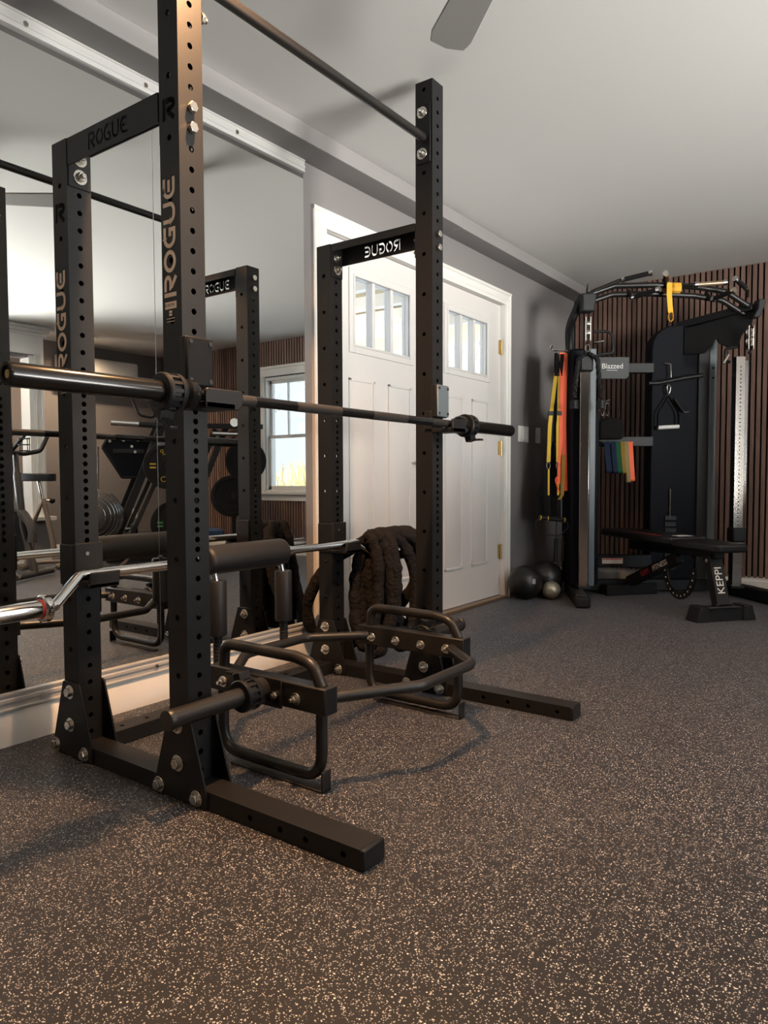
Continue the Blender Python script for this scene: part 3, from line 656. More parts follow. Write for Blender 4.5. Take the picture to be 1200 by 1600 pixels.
# ================================================================== J-CUPS
def j_cup(y0, label, front=True):
    if front:
        x = OXF
        t = thing('j_cup', label, 'bar holder', (x, y0 + S / 2, 1.05), group=None); b = M()
        b.box(0.0005, 0.022, -0.046, 0.0355, 0.025, 0.150).box(-0.034, 0.0005, -0.046, -0.0392, -0.022, 0.05).build('back_block', STEEL, t, bevel=0.003)
        M().box(0.022, 0.030, -0.046, 0.0355, 0.027, 0.149).build('liner_plate', UHMW if y0 > 1 else UHMWD, t, bevel=0.004)
        for yy in (-0.036, 0.026):
            for zz in (0.040, 0.136): M().cyl((0.030, yy, zz), (0.0325, yy, zz), 0.0058, n=14).build('screw', DGREY, t)
        M().box(0.0, 0.096, -0.046, 0.050, -0.034, -0.0165).build('cup_base', STEEL, t, bevel=0.003)
        M().px([(-0.046, -0.034), (0.062, -0.034), (0.075, -0.018), (0.078, 0.012), (0.070, 0.016), (-0.040, 0.016), (-0.046, 0.010)], 0.086, 0.096).build('front_lip', STEEL, t, bevel=0.003)
    else:
        t = thing('j_cup', label, 'bar holder', (XA1, y0 + S / 2, 0.56)); 
        M().box(0.0005, 0.010, -0.046, 0.046, -0.035, 0.092).box(-0.075, 0.0005, -0.046, -0.0392, -0.035, 0.088).box(-0.075, 0.0005, 0.0392, 0.046, -0.035, 0.088).build('back_block', STEEL, t, bevel=0.003)
        M().cyl((0.010, -0.006, 0.06), (0.0112, -0.006, 0.06), 0.006, n=12).build('screw', ZINC, t)
        M().box(0.0, 0.085, -0.050, 0.050, -0.036, -0.022).build('cup_base', STEEL, t, bevel=0.003)
        M().px([(-0.050, -0.036), (0.050, -0.036), (0.055, 0.010), (-0.040, 0.010)], 0.074, 0.085).build('front_lip', STEEL, t, bevel=0.003)
    return t
j_cup(YN0, 'black bar holder on the near front upright carrying the straight barbell'); j_cup(YO0, 'bar holder with pale liner plate on the far front upright')
j_cup(YN0, 'black bar holder on the near rear upright under the chrome bar', False); j_cup(YO0, 'black bar holder on the far rear upright beside the coiled rope', False)

# ================================================================== STRAIGHT BARBELL
BX, BZ = 0.86, 1.048
bb = thing('barbell', 'long black straight barbell resting across the front of the rack', 'barbell', (BX, 0.622, BZ))
M().cyl((0, -0.66, 0), (0, 0.66, 0), 0.0143, n=24).build('shaft', BARB, bb)
KN = mat('knurled_bar', (0.05, 0.046, 0.044), 0.34, metal=0.85, bump=(1500, 0.9))
for y0, y1 in ((-0.60, -0.44), (-0.28, -0.08), (0.08, 0.28), (0.44, 0.60)): M().cyl((0, y0, 0), (0, y1, 0), 0.0147, n=24).build('knurling', KN, bb)
for s in (-1, 1):
    sl = M().lathe([(0.016, 0.640), (0.030, 0.640), (0.036, 0.650), (0.036, 0.668), (0.0255, 0.678), (0.025, 0.684), (0.025, 1.092), (0.023, 1.097), (0.017, 1.097), (0.017, 1.092), (0.0, 1.092)], (0, 0, 0), (0, s, 0), n=36).build('sleeve', BARB, bb)
    M().cyl((0, s * 1.0921, 0), (0, s * 1.0945, 0), 0.0085, n=18).build('end_bolt', BRASS, sl)
def bar_collar(loc, d, r_in, label, lever, scale=1.0, tilt=0):
    """ring clamp with two flanges, ribs and a lever; axis d"""
    t = thing('barbell_collar', label, 'collar', loc); d = Vector(d); x, y, _ = frame(d); ro = r_in + 0.017
    prof = [(r_in, -0.026), (ro, -0.026), (ro + 0.003, -0.022), (ro + 0.003, -0.014), (ro - 0.004, -0.012), (ro - 0.004, 0.010), (ro + 0.003, 0.012), (ro + 0.003, 0.022), (ro, 0.027), (r_in, 0.027)]
    M().lathe(prof, (0, 0, 0), d, n=40, close=True).build('ring', BLACKP, t)
    rb = M()
    for k in range(14):
        a = 2 * pi * k / 14; c = (x * cos(a) + y * sin(a)); rb.obox(c * (ro - 0.002), c, c.cross(d), d, 0.0035, 0.004, 0.013)
    rb.build('rib', BLACKP, t)
    lv = M(); u = Vector(lever).normalized(); w = u.cross(d).normalized(); lv.obox(u * (ro + 0.010), u, w, d, 0.012, 0.014, 0.020); lv.obox(u * (ro + 0.022) + w * 0.020, w + u * 0.3, u, d, 0.030, 0.004, 0.012)
    lv.build('lever', BLACKP, t, bevel=0.002)
    return t
bar_collar((BX, -0.093, BZ), (0, 1, 0), 0.0253, 'black ring clamp on the near sleeve of the straight barbell', (-0.4, 0, -1))
bar_collar((BX, 1.336, BZ), (0, 1, 0), 0.0253, 'black ring clamp on the far sleeve of the straight barbell', (0.3, 0, -1))

# ================================================================== SAFETY SQUAT BAR
ssb = thing('safety_squat_bar', 'chrome cambered bar with black foam rolls hanging inside the rack', 'squat bar', (0.345, 0.627, 0.562))
for s in (-1, 1):
    p = fillet([(0, s * 0.20, 0), (0, s * 0.648, 0), (0.048, s * 0.755, -0.068), (0.052, s * 0.80, -0.070)], [0.03, 0.02])
    M().tube(p, 0.0155, n=20).build('shaft', CHROME, ssb)
    M().cyl((0, s * 0.455, 0), (0, s * 0.458, 0), 0.0162, n=20).build('shaft_ring', CHROME, ssb); M().cyl((0, s * 0.20, 0), (0, s * 0.235, 0), 0.0185, n=20).build('shaft_ring', CHROME, ssb)
    sl = M().lathe([(0.015, 0.775), (0.036, 0.775), (0.038, 0.779), (0.038, 0.793), (0.034, 0.797), (0.0245, 0.797), (0.0245, 1.118), (0.022, 1.122), (0, 1.122)], (0.052, 0, -0.070), (0, s, 0), n=32).build('sleeve', CHROME, ssb)
    M().lathe([(0.0246, 0.7975), (0.0265, 0.7975), (0.0265, 0.8005), (0.0246, 0.8005)], (0.052, 0, -0.070), (0, s, 0), n=24, close=True).build('red_ring', RED, sl)
    hy = s * 0.162
    M().tube([(0.012, hy, -0.03), (0.030, hy, -0.085), (0.030, hy, -0.30)], 0.0105, n=14).build('handle_rod', CHROME, ssb)
    M().lathe([(0.011, -0.068), (0.030, -0.068), (0.0325, -0.074), (0.0325, -0.252), (0.030, -0.258), (0.016, -0.258)], (0.030, hy, 0), (0, 0, 1), n=26).build('handle_foam', FOAM, ssb)
    g = [(0.013, -0.258)]
    for k in range(8): g += [(0.0160, -0.262 - k * 0.012), (0.0160, -0.270 - k * 0.012), (0.0145, -0.272 - k * 0.012)]
    M().lathe(g + [(0.010, -0.362), (0, -0.362)], (0.030, hy, 0), (0, 0, 1), n=20).build('grip', RUBBER, ssb)
M().lathe([(0.016, -0.190), (0.044, -0.190), (0.0495, -0.184), (0.0510, -0.176), (0.0510, 0.176), (0.0495, 0.184), (0.044, 0.190), (0.016, 0.190)], (0, 0, 0), (0, 1, 0), n=40).build('shoulder_pad', FOAM, ssb)

# ================================================================== BATTLE ROPE (one long sleeved rope, looped over the far chrome sleeve)
def rope():
    rnd = random.Random(5); ZT = 0.592; P = []
    # every loop: point where it crosses the bar, point under it, direction of its spread, half width, lowest height
    loops = [((0.375, 1.305), (0.35, 1.32), 20, 0.058, 0.100), ((0.385, 1.345), (0.38, 1.37), 30, 0.072, 0.060), ((0.390, 1.39), (0.37, 1.42), 0, 0.082, 0.120), ((0.395, 1.43), (0.40, 1.50), 70, 0.13, 0.085),
             ((0.395, 1.46), (0.125, 1.42), 56, 0.25, 0.050), ((0.395, 1.505), (0.39, 1.56), 78, 0.15, 0.060), ((0.395, 1.55), (0.40, 1.60), 60, 0.11, 0.14), ((0.395, 1.58), (0.37, 1.63), 30, 0.10, 0.11)]
    n = 72
    for j, (ct, cb, ph, w, zb) in enumerate(loops):
        cn = loops[min(j + 1, len(loops) - 1)][0]; d = V(cos(radians(ph)), sin(radians(ph)), 0)
        for k in range(n):
            f = k / n; a = 2 * pi * f; t = (1 + cos(a)) / 2
            c0 = V(*ct, 0).lerp(V(*cn, 0), f); c = V(*cb, 0).lerp(c0, t)
            P.append(c + d * (w * sin(a)) + V(0, 0, zb + (ZT + 0.004 * (j % 3) - zb) * (t ** 0.85)))
    R = [0.0268 + 0.0030 * sin(i * 1.05 + 2.5 * sin(i * 0.23)) + rnd.uniform(-0.0016, 0.0016) for i in range(len(P))]
    P = [p + V(rnd.uniform(-1, 1), rnd.uniform(-1, 1), 0) * 0.0018 for p in P]
    return M().tube(P, R, n=16)
tag(rope().build('battle_rope', ROPEM, ang=60), 'thick black cloth-sleeved rope looped over the far end of the chrome bar', 'rope')

# ================================================================== HEX (TRAP) BAR ON THE FLOOR
hexb = thing('hex_trap_bar', 'black hexagonal lifting bar standing on the floor inside the rack', 'trap bar', (0.83, 0.622, 0))
HY0, HY1, HZ0, HZ1 = 0.338, 0.388, 0.214, 0.286     # offset of the side boxes from the middle, their height
for s in (-1, 1):
    a, b = sorted((s * HY0, s * HY1)); yc = (a + b) / 2
    bx = M().box(-0.232, 0.226, a, b, HZ0, HZ1).build('side_beam', STEEL2, hexb, bevel=0.004)
    M().box(0.226, 0.230, a, b, HZ0, HZ1).build('end_cap', BLACKP, bx, bevel=0.003)
    plate = M(); o0, o1 = sorted((s * HY1, s * (HY1 + 0.006))); plate.box(-0.075, 0.075, o0, o1, HZ0 - 0.006, HZ1 + 0.003).build('sleeve_plate', STEEL2, bx, bevel=0.002)
    for x in (-0.165, -0.055, 0.055, 0.160) if s > 0 else (-0.165, 0.055, 0.125):
        bolt(hexb, (x, s * HY0 if s > 0 else s * (HY1 + 0.0), 0.245), (0, -1, 0), r=0.0095)
    for x in (-0.165, -0.055, 0.055, 0.160):
        bolt(hexb, (x, s * HY1 if s > 0 else s * HY0, 0.245), (0, 1, 0), r=0.0095)
    M().lathe([(0.0, 0.394), (0.036, 0.394), (0.036, 0.420), (0.0255, 0.424), (0.0245, 0.430), (0.0245, 0.700), (0.027, 0.702), (0.027, 0.712), (0.025, 0.716), (0, 0.716)], (0, 0, 0.25), (0, s, 0), n=32).build('sleeve', STEEL2, hexb)
    M().tube(fillet([(-0.190, yc, HZ1 - 0.005), (-0.185, yc, 0.352), (0.10, yc, 0.352), (0.165, yc, 0.340), (0.197, yc, HZ1 - 0.005)], [0.055, 0.05, 0.05]), 0.0165, n=18).build('handle', STEEL2, hexb)
    M().tube(fillet([(-0.195, yc, HZ0 + 0.005), (-0.195, yc, 0.034), (0.195, yc, 0.034), (0.195, yc, HZ0 + 0.005)], [0.07, 0.07]), 0.0165, n=18).build('stand_loop', STEEL2, hexb)
    ft = M(); ft.box(-0.15, 0.212, yc - 0.018, yc + 0.018, 0.0, 0.006).box(0.206, 0.212, yc - 0.018, yc + 0.018, 0.0, 0.058).build('stand_foot', STEEL2, hexb, bevel=0.002)
for sg in (1, -1):
    p = [(sg * 0.190, -HY0, 0.250), (sg * 0.212, -0.305, 0.250), (sg * 0.315, -0.185, 0.250), (sg * 0.345, -0.115, 0.250), (sg * 0.345, 0.175, 0.250), (sg * 0.312, 0.235, 0.250), (sg * 0.195, HY0, 0.250)]
    if sg > 0: p = [(0.190, -HY0, 0.245), (0.205, -0.31, 0.245), (0.345, -0.10, 0.250), (0.345, 0.19, 0.250), (0.20, HY0 - 0.02, 0.250), (0.185, HY0, 0.25)]
    else: p = [(-0.190, -HY0, 0.245), (-0.205, -0.31, 0.245), (-0.345, -0.13, 0.250), (-0.345, 0.17, 0.250), (-0.20, HY0 - 0.02, 0.250), (-0.185, HY0, 0.25)]
    M().tube(fillet(p, [0.02, 0.08, 0.05, 0.02]), 0.0165, n=18).build('frame_tube', STEEL2, hexb)
bar_collar((0.83, 0.622 - 0.452, 0.25), (0, 1, 0), 0.0248, 'black ring clamp on the near sleeve of the hexagonal bar', (-0.35, 0, 1))
bar_collar((0.83, 0.622 + 0.452, 0.25), (0, 1, 0), 0.0248, 'black ring clamp on the far sleeve of the hexagonal bar', (0.1, 0, 1))

# ================================================================== CORNER CABLE MACHINE
GA = 0.6296; GO = (0.917, 3.885, 0)
def gl(x, y, z):            # local machine coordinates -> room
    return V(GO[0] + cos(GA) * x - sin(GA) * y, GO[1] + sin(GA) * x + cos(GA) * y, z)
gym = thing('cable_machine', 'tall black corner cable machine with silver posts against the slat wall', 'cable machine', GO, GA)
def rail_pts(sx): return [(sx * 0.518, 0.40), (sx * 0.53, 0.0), (sx * 0.60, -0.30)]
# bases
for sx, x0, x1 in ((-1, -0.52, -0.598), (1, 0.60, 0.70)):
    M().beam((x0, 0.34, 0.045), (x1, -0.26, 0.045), 0.085, 0.085).build('base_rail', BLACKP, gym, bevel=0.012, seg=3)
    d = V(x1 - x0, -0.60, 0).normalized(); e = V(x1, -0.26, 0.038)
    M().beam(e, e + d * 0.055, 0.098, 0.074).build('base_foot', RUBBER, gym, bevel=0.018, seg=3)
M().box(-0.52, 0.55, 0.30, 0.37, 0.02, 0.10).build('rear_base_rail', BLACKP, gym, bevel=0.006)
# silver posts with adjustment holes, their black bases
for sx, px_ in ((-1, -0.518), (1, 0.518)):
    w = 0.031
    if sx < 0: M().obox((px_, 0, 0.8665), (cos(-0.274), sin(-0.274), 0), (-sin(-0.274), cos(-0.274), 0), (0, 0, 1), w, 0.030, 0.7815).build('front_post', BRUSH, gym, bevel=0.003)
    else:
        m = M(); perforated_face(m, [0.33 + k * 0.0266 for k in range(48)], 0.085, 1.648, lambda u, z, d: (px_ + u, -0.030 + d, z), r=0.0045, th=0.003, hw=w, am=0.0132)
        m.add([(px_ + a, b, z) for a, b in ((-w, -0.03), (-w, 0.03), (w, 0.03), (w, -0.03)) for z in (0.085, 1.648)], [(1, 0, 2, 3), (3, 2, 4, 5), (5, 4, 6, 7), (1, 3, 5, 7)])
        m.build('front_post', BRUSH, gym)
    M().box(px_ - 0.045, px_ + 0.045, -0.045, 0.045, 0.085, 0.105).build('post_collar', BLACKP, gym, bevel=0.004)
M().obox((0.560, 0.02, 1.06), (0.945, 0.327, 0), (-0.327, 0.945, 0), (0, 0, 1), 0.024, 0.020, 0.57).build('window_glint_post', CHROME, gym, bevel=0.003)  # added chrome strip, angled to mirror the far window as a bright edge
# right post carries a polished carriage bracket low down
M().box(0.478, 0.565, -0.05, 0.05, 0.40, 0.50).build('carriage', BLACKP, gym, bevel=0.01)
M().box(-0.565, -0.475, -0.05, 0.05, 1.55, 1.66).build('carriage', BLACKP, gym, bevel=0.012)
# left dark tower behind the left post
M().box(-0.595, -0.50, 0.05, 0.30, 0.09, 1.72).build('side_shroud', NAVY, gym, bevel=0.015)
M().box(-0.50, -0.375, 0.14, 0.30, 0.09, 1.30).build('weight_guard', NAVY, gym, bevel=0.008)
M().box(-0.468, -0.425, 0.06, 0.10, 0.09, 1.72).build('guide_post', LGREY, gym, bevel=0.004)
M().tube(fillet([(-0.575, 0.16, 1.55), (-0.60, 0.12, 1.88), (-0.53, 0.02, 2.07)], 0.25, 10), 0.028, n=14).build('curved_arm', BLACKP, gym)
# main tower: rounded top-left corner
out = [(0.045, 0.10), (0.45, 0.10), (0.45, 1.955)] + [(0.20 - 0.155 * sin(a), 1.76 + 0.165 * cos(a)) for a in [pi / 2 * k / 8 for k in range(9)]]
M().py(out, 0.31, 0.45).build('tower_shroud', NAVY, gym, bevel=0.008)
M().box(0.375, 0.452, 0.292, 0.31, 0.10, 1.78).build('tower_side_strip', DGREY, gym, bevel=0.004)
M().box(0.452, 0.505, 0.29, 0.34, 0.10, 1.90).build('guide_post', LGREY, gym, bevel=0.004)
for z in (1.62, 1.55, 1.83): M().cyl((0.478, 0.2899, z), (0.478, 0.2895, z), 0.008, n=12).build('guide_hole', INK, gym)
M().cyl((0.186, 0.300, 0.55), (0.186, 0.300, 0.76), 0.006, n=10).build('selector_rod', ZINC, gym)
for k in range(9): M().box(0.15, 0.235, 0.296, 0.312, 0.17 + k * 0.045, 0.205 + k * 0.045).build('weight_plate', BLACKP, gym, bevel=0.003)
# rear cross bars
for z, hh in ((1.625, 0.035), (1.10, 0.035), (0.235, 0.045)):
    M().box(-0.44, 0.06, 0.30, 0.36, z - hh, z + hh).build('cross_bar', DGREY if z > 1 else BLACKP, gym, bevel=0.004)
M().box(-0.30, -0.15, 0.2985, 0.2995, 0.218, 0.258).build('warning_sticker', WHITE, gym)
M().box(-0.295, -0.155, 0.2978, 0.2984, 0.248, 0.255).build('sticker_stripe', RED, gym)
# name plate and bracket bar in front of the top cross bar
sp = M().py([(-0.385, 1.545), (-0.145, 1.545), (-0.125, 1.565), (-0.125, 1.70), (-0.385, 1.70)], 0.285, 0.295).build('sign_plate', SIGN, gym, bevel=0.002)
text_obj('sign_name', 'Blazzed', 0.052, WHITE, basis((-0.245, 0.2845, 1.634), (1, 0, 0), (0, 0, 1)), sp, xs=0.98)
M().box(-0.285, -0.21, 0.2842, 0.2848, 1.604, 1.607).build('sign_underline', WHITE, sp)
M().tube(fillet([(-0.40, 0.22, 1.865), (-0.275, 0.20, 1.865), (-0.265, 0.20, 1.715), (-0.39, 0.22, 1.700)], [0.06, 0.03]), 0.010, n=12).build('storage_hook', DGREY, gym)
M().cyl((-0.39, 0.24, 1.79), (-0.33, 0.19, 1.795), 0.008, n=12).build('chrome_peg', CHROME, gym)
# upper pulley heads
for px_, ly, hz_ in ((-0.512, -0.01, 0.0), (0.58, -0.04, -0.045)):
    if px_ < 0:
        M().py([(px_ - 0.045, 1.945), (px_ + 0.035, 1.945), (px_ + 0.048, 2.02), (px_ + 0.050, 2.065), (px_ - 0.050, 2.065), (px_ - 0.045, 2.02)], -0.06, 0.03).build('pulley_head', DGREY, gym, bevel=0.01)
        M().cyl((px_, 0, 2.06), (px_ + 0.005, 0, 2.14), 0.008, 0.003, n=8).build('head_pin', BLACKP, gym)
    else:
        M().py([(px_ - 0.005, 1.90), (px_ + 0.040, 1.90), (px_ + 0.075, 1.99), (px_ + 0.075, 2.02), (px_ + 0.03, 2.02), (px_ + 0.025, 1.96)], -0.07, 0.0).build('pulley_head', DGREY, gym, bevel=0.006)
for i, (px_, ly, zs) in enumerate(((-0.520, -0.055, (1.80, 1.86)), (0.562, -0.055, (1.74, 1.80)))):
    for z in zs:
        M().lathe([(0.006, -0.010), (0.028, -0.010), (0.028, -0.007), (0.022, -0.003), (0.022, 0.003), (0.028, 0.007), (0.028, 0.010), (0.006, 0.010)], (px_, ly, z), (1, 0, 0) if i == 0 else (0.3, -1, 0), n=24, close=True).build('pulley', CHROME, gym)
    br = M(); z0 = min(zs) - 0.05
    for o in (-0.016, 0.016): br.box(px_ + o - 0.002, px_ + o + 0.002, ly - 0.018, ly + 0.018, z0, max(zs) + 0.045)
    br.build('pulley_bracket', ZINC, gym)
    M().cyl((px_, ly, z0 - 0.10), (px_, ly, z0), 0.003, n=8).build('cable', BLACKP, gym)
    M().sphere((px_, ly, z0 - 0.02), 0.012, 14, 8).build('cable_stop', RUBBER, gym)
# gusset plate between tower and right post
gp = [(0.27, 1.90), (0.45, 1.935), (0.60, 1.975), (0.62, 1.955), (0.61, 1.88), (0.56, 1.80), (0.545, 1.72), (0.515, 1.72)] + [(0.515 - 0.06 * sin(a) * 1.3, 1.74 + 0.07 * (1 - cos(a))) for a in (0.5, 1.0, 1.5)] + [(0.38, 1.71), (0.27, 1.715)]
M().prism(gp, lambda a, b: (a, 0.30 - (a - 0.27) * 0.85, b), lambda a, b: (a, 0.315 - (a - 0.27) * 0.85, b)).build('side_gusset', BLACKP, gym, bevel=0.003)
M().beam((0.25, 0.36, 1.93), (0.605, 0.0, 1.985), 0.05, 0.05).build('top_arm', BLACKP, gym, bevel=0.006)
M().tube(fillet([(0.46, 0.02, 1.62), (0.415, -0.02, 1.62), (0.42, -0.02, 1.70), (0.50, 0.0, 1.72)], 0.03), 0.012, n=10).build('release_handle', BLACKP, gym)
M().cyl((0.40, -0.03, 1.60), (0.435, -0.03, 1.66), 0.010, n=10).build('release_lever', ZINC, gym)
# pull-up arch and its grips
for dz, dy in ((0, 0.0), (-0.045, 0.05)):
    M().tube(fillet([(-0.505, dy, 2.065 + dz), (-0.33, dy, 2.125 + dz), (-0.07, dy - 0.02, 2.125 + dz), (0.22, dy - 0.02, 2.11 + dz), (0.42, dy, 2.085 + dz), (0.57, dy, 1.99 + dz)], 0.12), 0.019, n=14).build('arch_tube', STEEL2, gym)
def grip(p0, p1, link, m_=None):
    p0, p1 = V(*p0), V(*p1); d = (p1 - p0).normalized()
    if link is not None: M().tube(fillet([V(*link), p0 - d * 0.02, p0], 0.03), 0.012, n=10).build('grip_arm', STEEL2, gym)
    g_ = M().cyl(p0, p1, 0.0155, n=16).build('grip', m_ or RUBBER, gym)
    M().cyl(p0 - d * 0.008, p0 + d * 0.012, 0.0185, n=16).build('grip_ring', CHROME, g_); M().cyl(p1 - d * 0.012, p1 + d * 0.010, 0.0185, n=16).build('grip_cap', CHROME, g_)
BRONZE = mat('bronze_grip', (0.35, 0.24, 0.16), 0.35, metal=0.6)
grip((-0.29, -0.06, 2.150), (-0.135, -0.14, 2.170), (-0.48, 0, 2.085)); grip((0.01, -0.02, 2.135), (-0.062, -0.20, 2.150), None)
grip((-0.205, -0.02, 2.045), (-0.092, -0.16, 2.060), (-0.22, 0.03, 2.10)); grip((0.33, -0.02, 2.030), (0.392, -0.17, 2.050), (0.30, 0.03, 2.085))
grip((0.185, -0.08, 2.110), (0.368, -0.10, 2.118), (0.06, 0.0, 2.12), BRONZE); grip((0.53, -0.05, 2.095), (0.425, -0.12, 2.135), (0.565, 0.0, 2.05))

# ---- things hanging on the machine
def gthing(name, label, cat, group=None): return thing(name, label, cat, GO, GA, group)
t = gthing('triceps_rope', 'black twisted rope with end stops draped over the left silver post', 'cable attachment')
for sx in (-1, 1):
    base = [V(-0.52 + sx * 0.012, -0.065, 1.665), V(-0.52 + sx * 0.062, -0.072, 1.63), V(-0.52 + sx * 0.082, -0.07, 1.45), V(-0.52 + sx * 0.090, -0.07, 1.345)]
    P = fillet(base, [0.04, 0.3], 12); PP = []
    for i in range(len(P) - 1):
        for k in range(4): PP.append(P[i].lerp(P[i + 1], k / 4))
    m = M(); tot = 0
    Ls = [0.0]
    for i in range(1, len(PP)): Ls.append(Ls[-1] + (PP[i] - PP[i - 1]).length)
    for ph in range(3):
        m.tube([PP[i] + V(cos(Ls[i] * 110 + ph * 2 * pi / 3), sin(Ls[i] * 110 + ph * 2 * pi / 3), 0) * 0.0085 for i in range(len(PP))], 0.010, n=8)
    m.build('rope_leg', RUBBER, t)
    M().cyl(base[-1] + V(0, 0, 0.01), base[-1] - V(0, 0, 0.045), 0.026, 0.029, n=18).build('end_stop', BLACKP, t)
M().tube([V(-0.52, -0.065, 1.70) + V(0.014 * cos(a), 0, 0.024 * sin(a)) for a in [2 * pi * k / 14 for k in range(14)]], 0.0035, n=8, closed=True).build('carabiner', CHROME, t)
# amber strap looped over the arch
t = gthing('webbing_strap', 'amber yellow webbing strap wrapped round the pull-up arch with a hanging loop', 'strap')
M().ribbon([V(0.02 + 0.030 * k / 24, -0.02 + 0.030 * cos(2 * pi * k / 8), 2.105 + 0.034 * sin(2 * pi * k / 8)) for k in range(25)], 0.045, 0.003, (1, 0, 0)).build('wrap', GOLD, t)
M().ribbon([V(0.085 + 0.0 * k, -0.02 + 0.030 * cos(2 * pi * k / 8), 2.105 + 0.034 * sin(2 * pi * k / 8)) for k in range(9)], 0.04, 0.004, (1, 0, 0)).build('wrap', GOLD, t)
M().ribbon([V(0.018, -0.062, 2.13), V(0.016, -0.064, 2.05), V(0.022, -0.064, 1.98), V(0.028, -0.062, 1.93)], 0.038, 0.004, (1, 0.2, 0)).build('tail', GOLD, t)
M().ribbon([V(0.028 + 0.016 * sin(2 * pi * k / 16), -0.062, 1.905 + 0.032 * cos(2 * pi * k / 16)) for k in range(17)], 0.020, 0.003, (0, 1, 0)).build('loop', GOLD, t)
# long orange band
t = gthing('long_resistance_band', 'long orange resistance band hanging beside the left tower of the cable machine', 'band')
M().ribbon(fillet([(-0.655, 0.10, 1.70), (-0.655, 0.10, 1.15), (-0.665, 0.10, 0.80)], 0.4), 0.026, 0.004, (1, 0.2, 0)).build('strand', ORANGE, t)
M().ribbon(fillet([(-0.622, 0.12, 1.70), (-0.628, 0.12, 1.2), (-0.615, 0.12, 0.75)], 0.4), 0.030, 0.004, (1, -0.1, 0)).build('strand', ORANGE, t)
M().tube(fillet([(-0.665, 0.10, 0.86), (-0.69, 0.10, 0.83), (-0.66, 0.10, 0.73), (-0.62, 0.12, 0.755)], 0.03), 0.006, n=8).build('loop', ORANGE, t)
M().ribbon([(-0.638, 0.09, 1.0), (-0.640, 0.09, 0.86), (-0.645, 0.09, 0.72), (-0.665, 0.09, 0.69)], 0.022, 0.006, (1, 0, 0)).build('printed_end', OCHRE, t)
# yellow suspension trainer
t = gthing('suspension_trainer', 'yellow and black suspension trainer straps hanging left of the orange band', 'suspension trainer')
for x0, x1, x2 in ((-0.690, -0.725, -0.738), (-0.662, -0.668, -0.672)):
    M().ribbon([(x0, 0.10, 1.56), (x1, 0.10, 1.26), (x1 - 0.006, 0.10, 1.20), (x2, 0.10, 0.95)], 0.026, 0.004, (1, 0.15, 0)).build('yellow_strap', YELLOW, t)
    M().ribbon([(x0 + 0.012, 0.10, 1.69), (x0, 0.10, 1.54)], 0.028, 0.006, (1, 0.15, 0)).build('black_strap', CLOTH, t)
    M().box(x1 - 0.018, x1 + 0.018, 0.093, 0.107, 1.27, 1.30).build('buckle', BLACKP, t, bevel=0.002)
    M().tube([V(x2, 0.10, 0.925) + V(0.012 * cos(a), 0, 0.024 * sin(a)) for a in [2 * pi * k / 12 for k in range(12)]], 0.003, n=6, closed=True).build('clip', ZINC, t)
    M().ribbon([(x2 + 0.002, 0.10, 0.90), (x2 + 0.002, 0.10, 0.72)], 0.012, 0.004, (1, 0.15, 0)).build('thin_strap', YELLOW, t)
    M().ribbon([(x2 + 0.002, 0.10, 0.72), (x2 + 0.012, 0.10, 0.56)], 0.02, 0.004, (1, 0.15, 0)).build('webbing', CLOTH, t)
hb_ = M().cyl((-0.80, 0.08, 0.565), (-0.612, 0.12, 0.545), 0.0155, n=16).build('foam_handle', RUBBER, t)
for q in (0.0, 0.28, 0.93): M().cyl(V(-0.80, 0.08, 0.565).lerp(V(-0.612, 0.12, 0.545), q), V(-0.80, 0.08, 0.565).lerp(V(-0.612, 0.12, 0.545), q + 0.03), 0.0165, n=16).build('handle_ring', YELLOW, hb_)
M().tube(fillet([(-0.80, 0.08, 0.565), (-0.84, 0.07, 0.52), (-0.79, 0.07, 0.45), (-0.66, 0.08, 0.44), (-0.59, 0.10, 0.50), (-0.612, 0.12, 0.545)], 0.05), 0.004, n=8).build('cord', BLACKP, t)
# hook bar for the bands (part of the machine)
M().cyl((-0.59, 0.13, 1.715), (-0.72, 0.09, 1.715), 0.006, n=10).build('hook_bar', CHROME, gym); M().tube([(-0.72, 0.09, 1.715), (-0.73, 0.085, 1.73), (-0.725, 0.08, 1.745)], 0.008, n=10).build('hook_tip', CHROME, gym)
t = gthing('black_sling', 'wide black cloth sling hanging behind the yellow straps by the grey wall', 'sling')
M().prism([(-0.80, 0.56), (-0.63, 0.56), (-0.64, 0.80), (-0.665, 1.05), (-0.69, 1.10), (-0.76, 0.88), (-0.80, 0.72)], lambda a, b: (a, 0.17, b), lambda a, b: (a, 0.178, b)).build('cloth', CLOTH, t, bevel=0.003)
M().ribbon([(-0.675, 0.17, 1.71), (-0.678, 0.17, 1.08)], 0.022, 0.004, (1, 0, 0)).build('strap', CLOTH, t)
t = gthing('jump_rope', 'black jump rope with two dark handles hanging beside the left tower', 'jump rope')
for x, z in ((-0.672, 0.33), (-0.617, 0.34)):
    M().cyl((x, 0.16, z - 0.085), (x + 0.004, 0.16, z + 0.085), 0.015, 0.013, n=12).build('handle', BLACKP, t); M().tube([(x + 0.004, 0.16, z + 0.08), (x + 0.01, 0.16, 1.0), (-0.64, 0.16, 1.70)], 0.0035, n=8).build('cord', BLACKP, t)
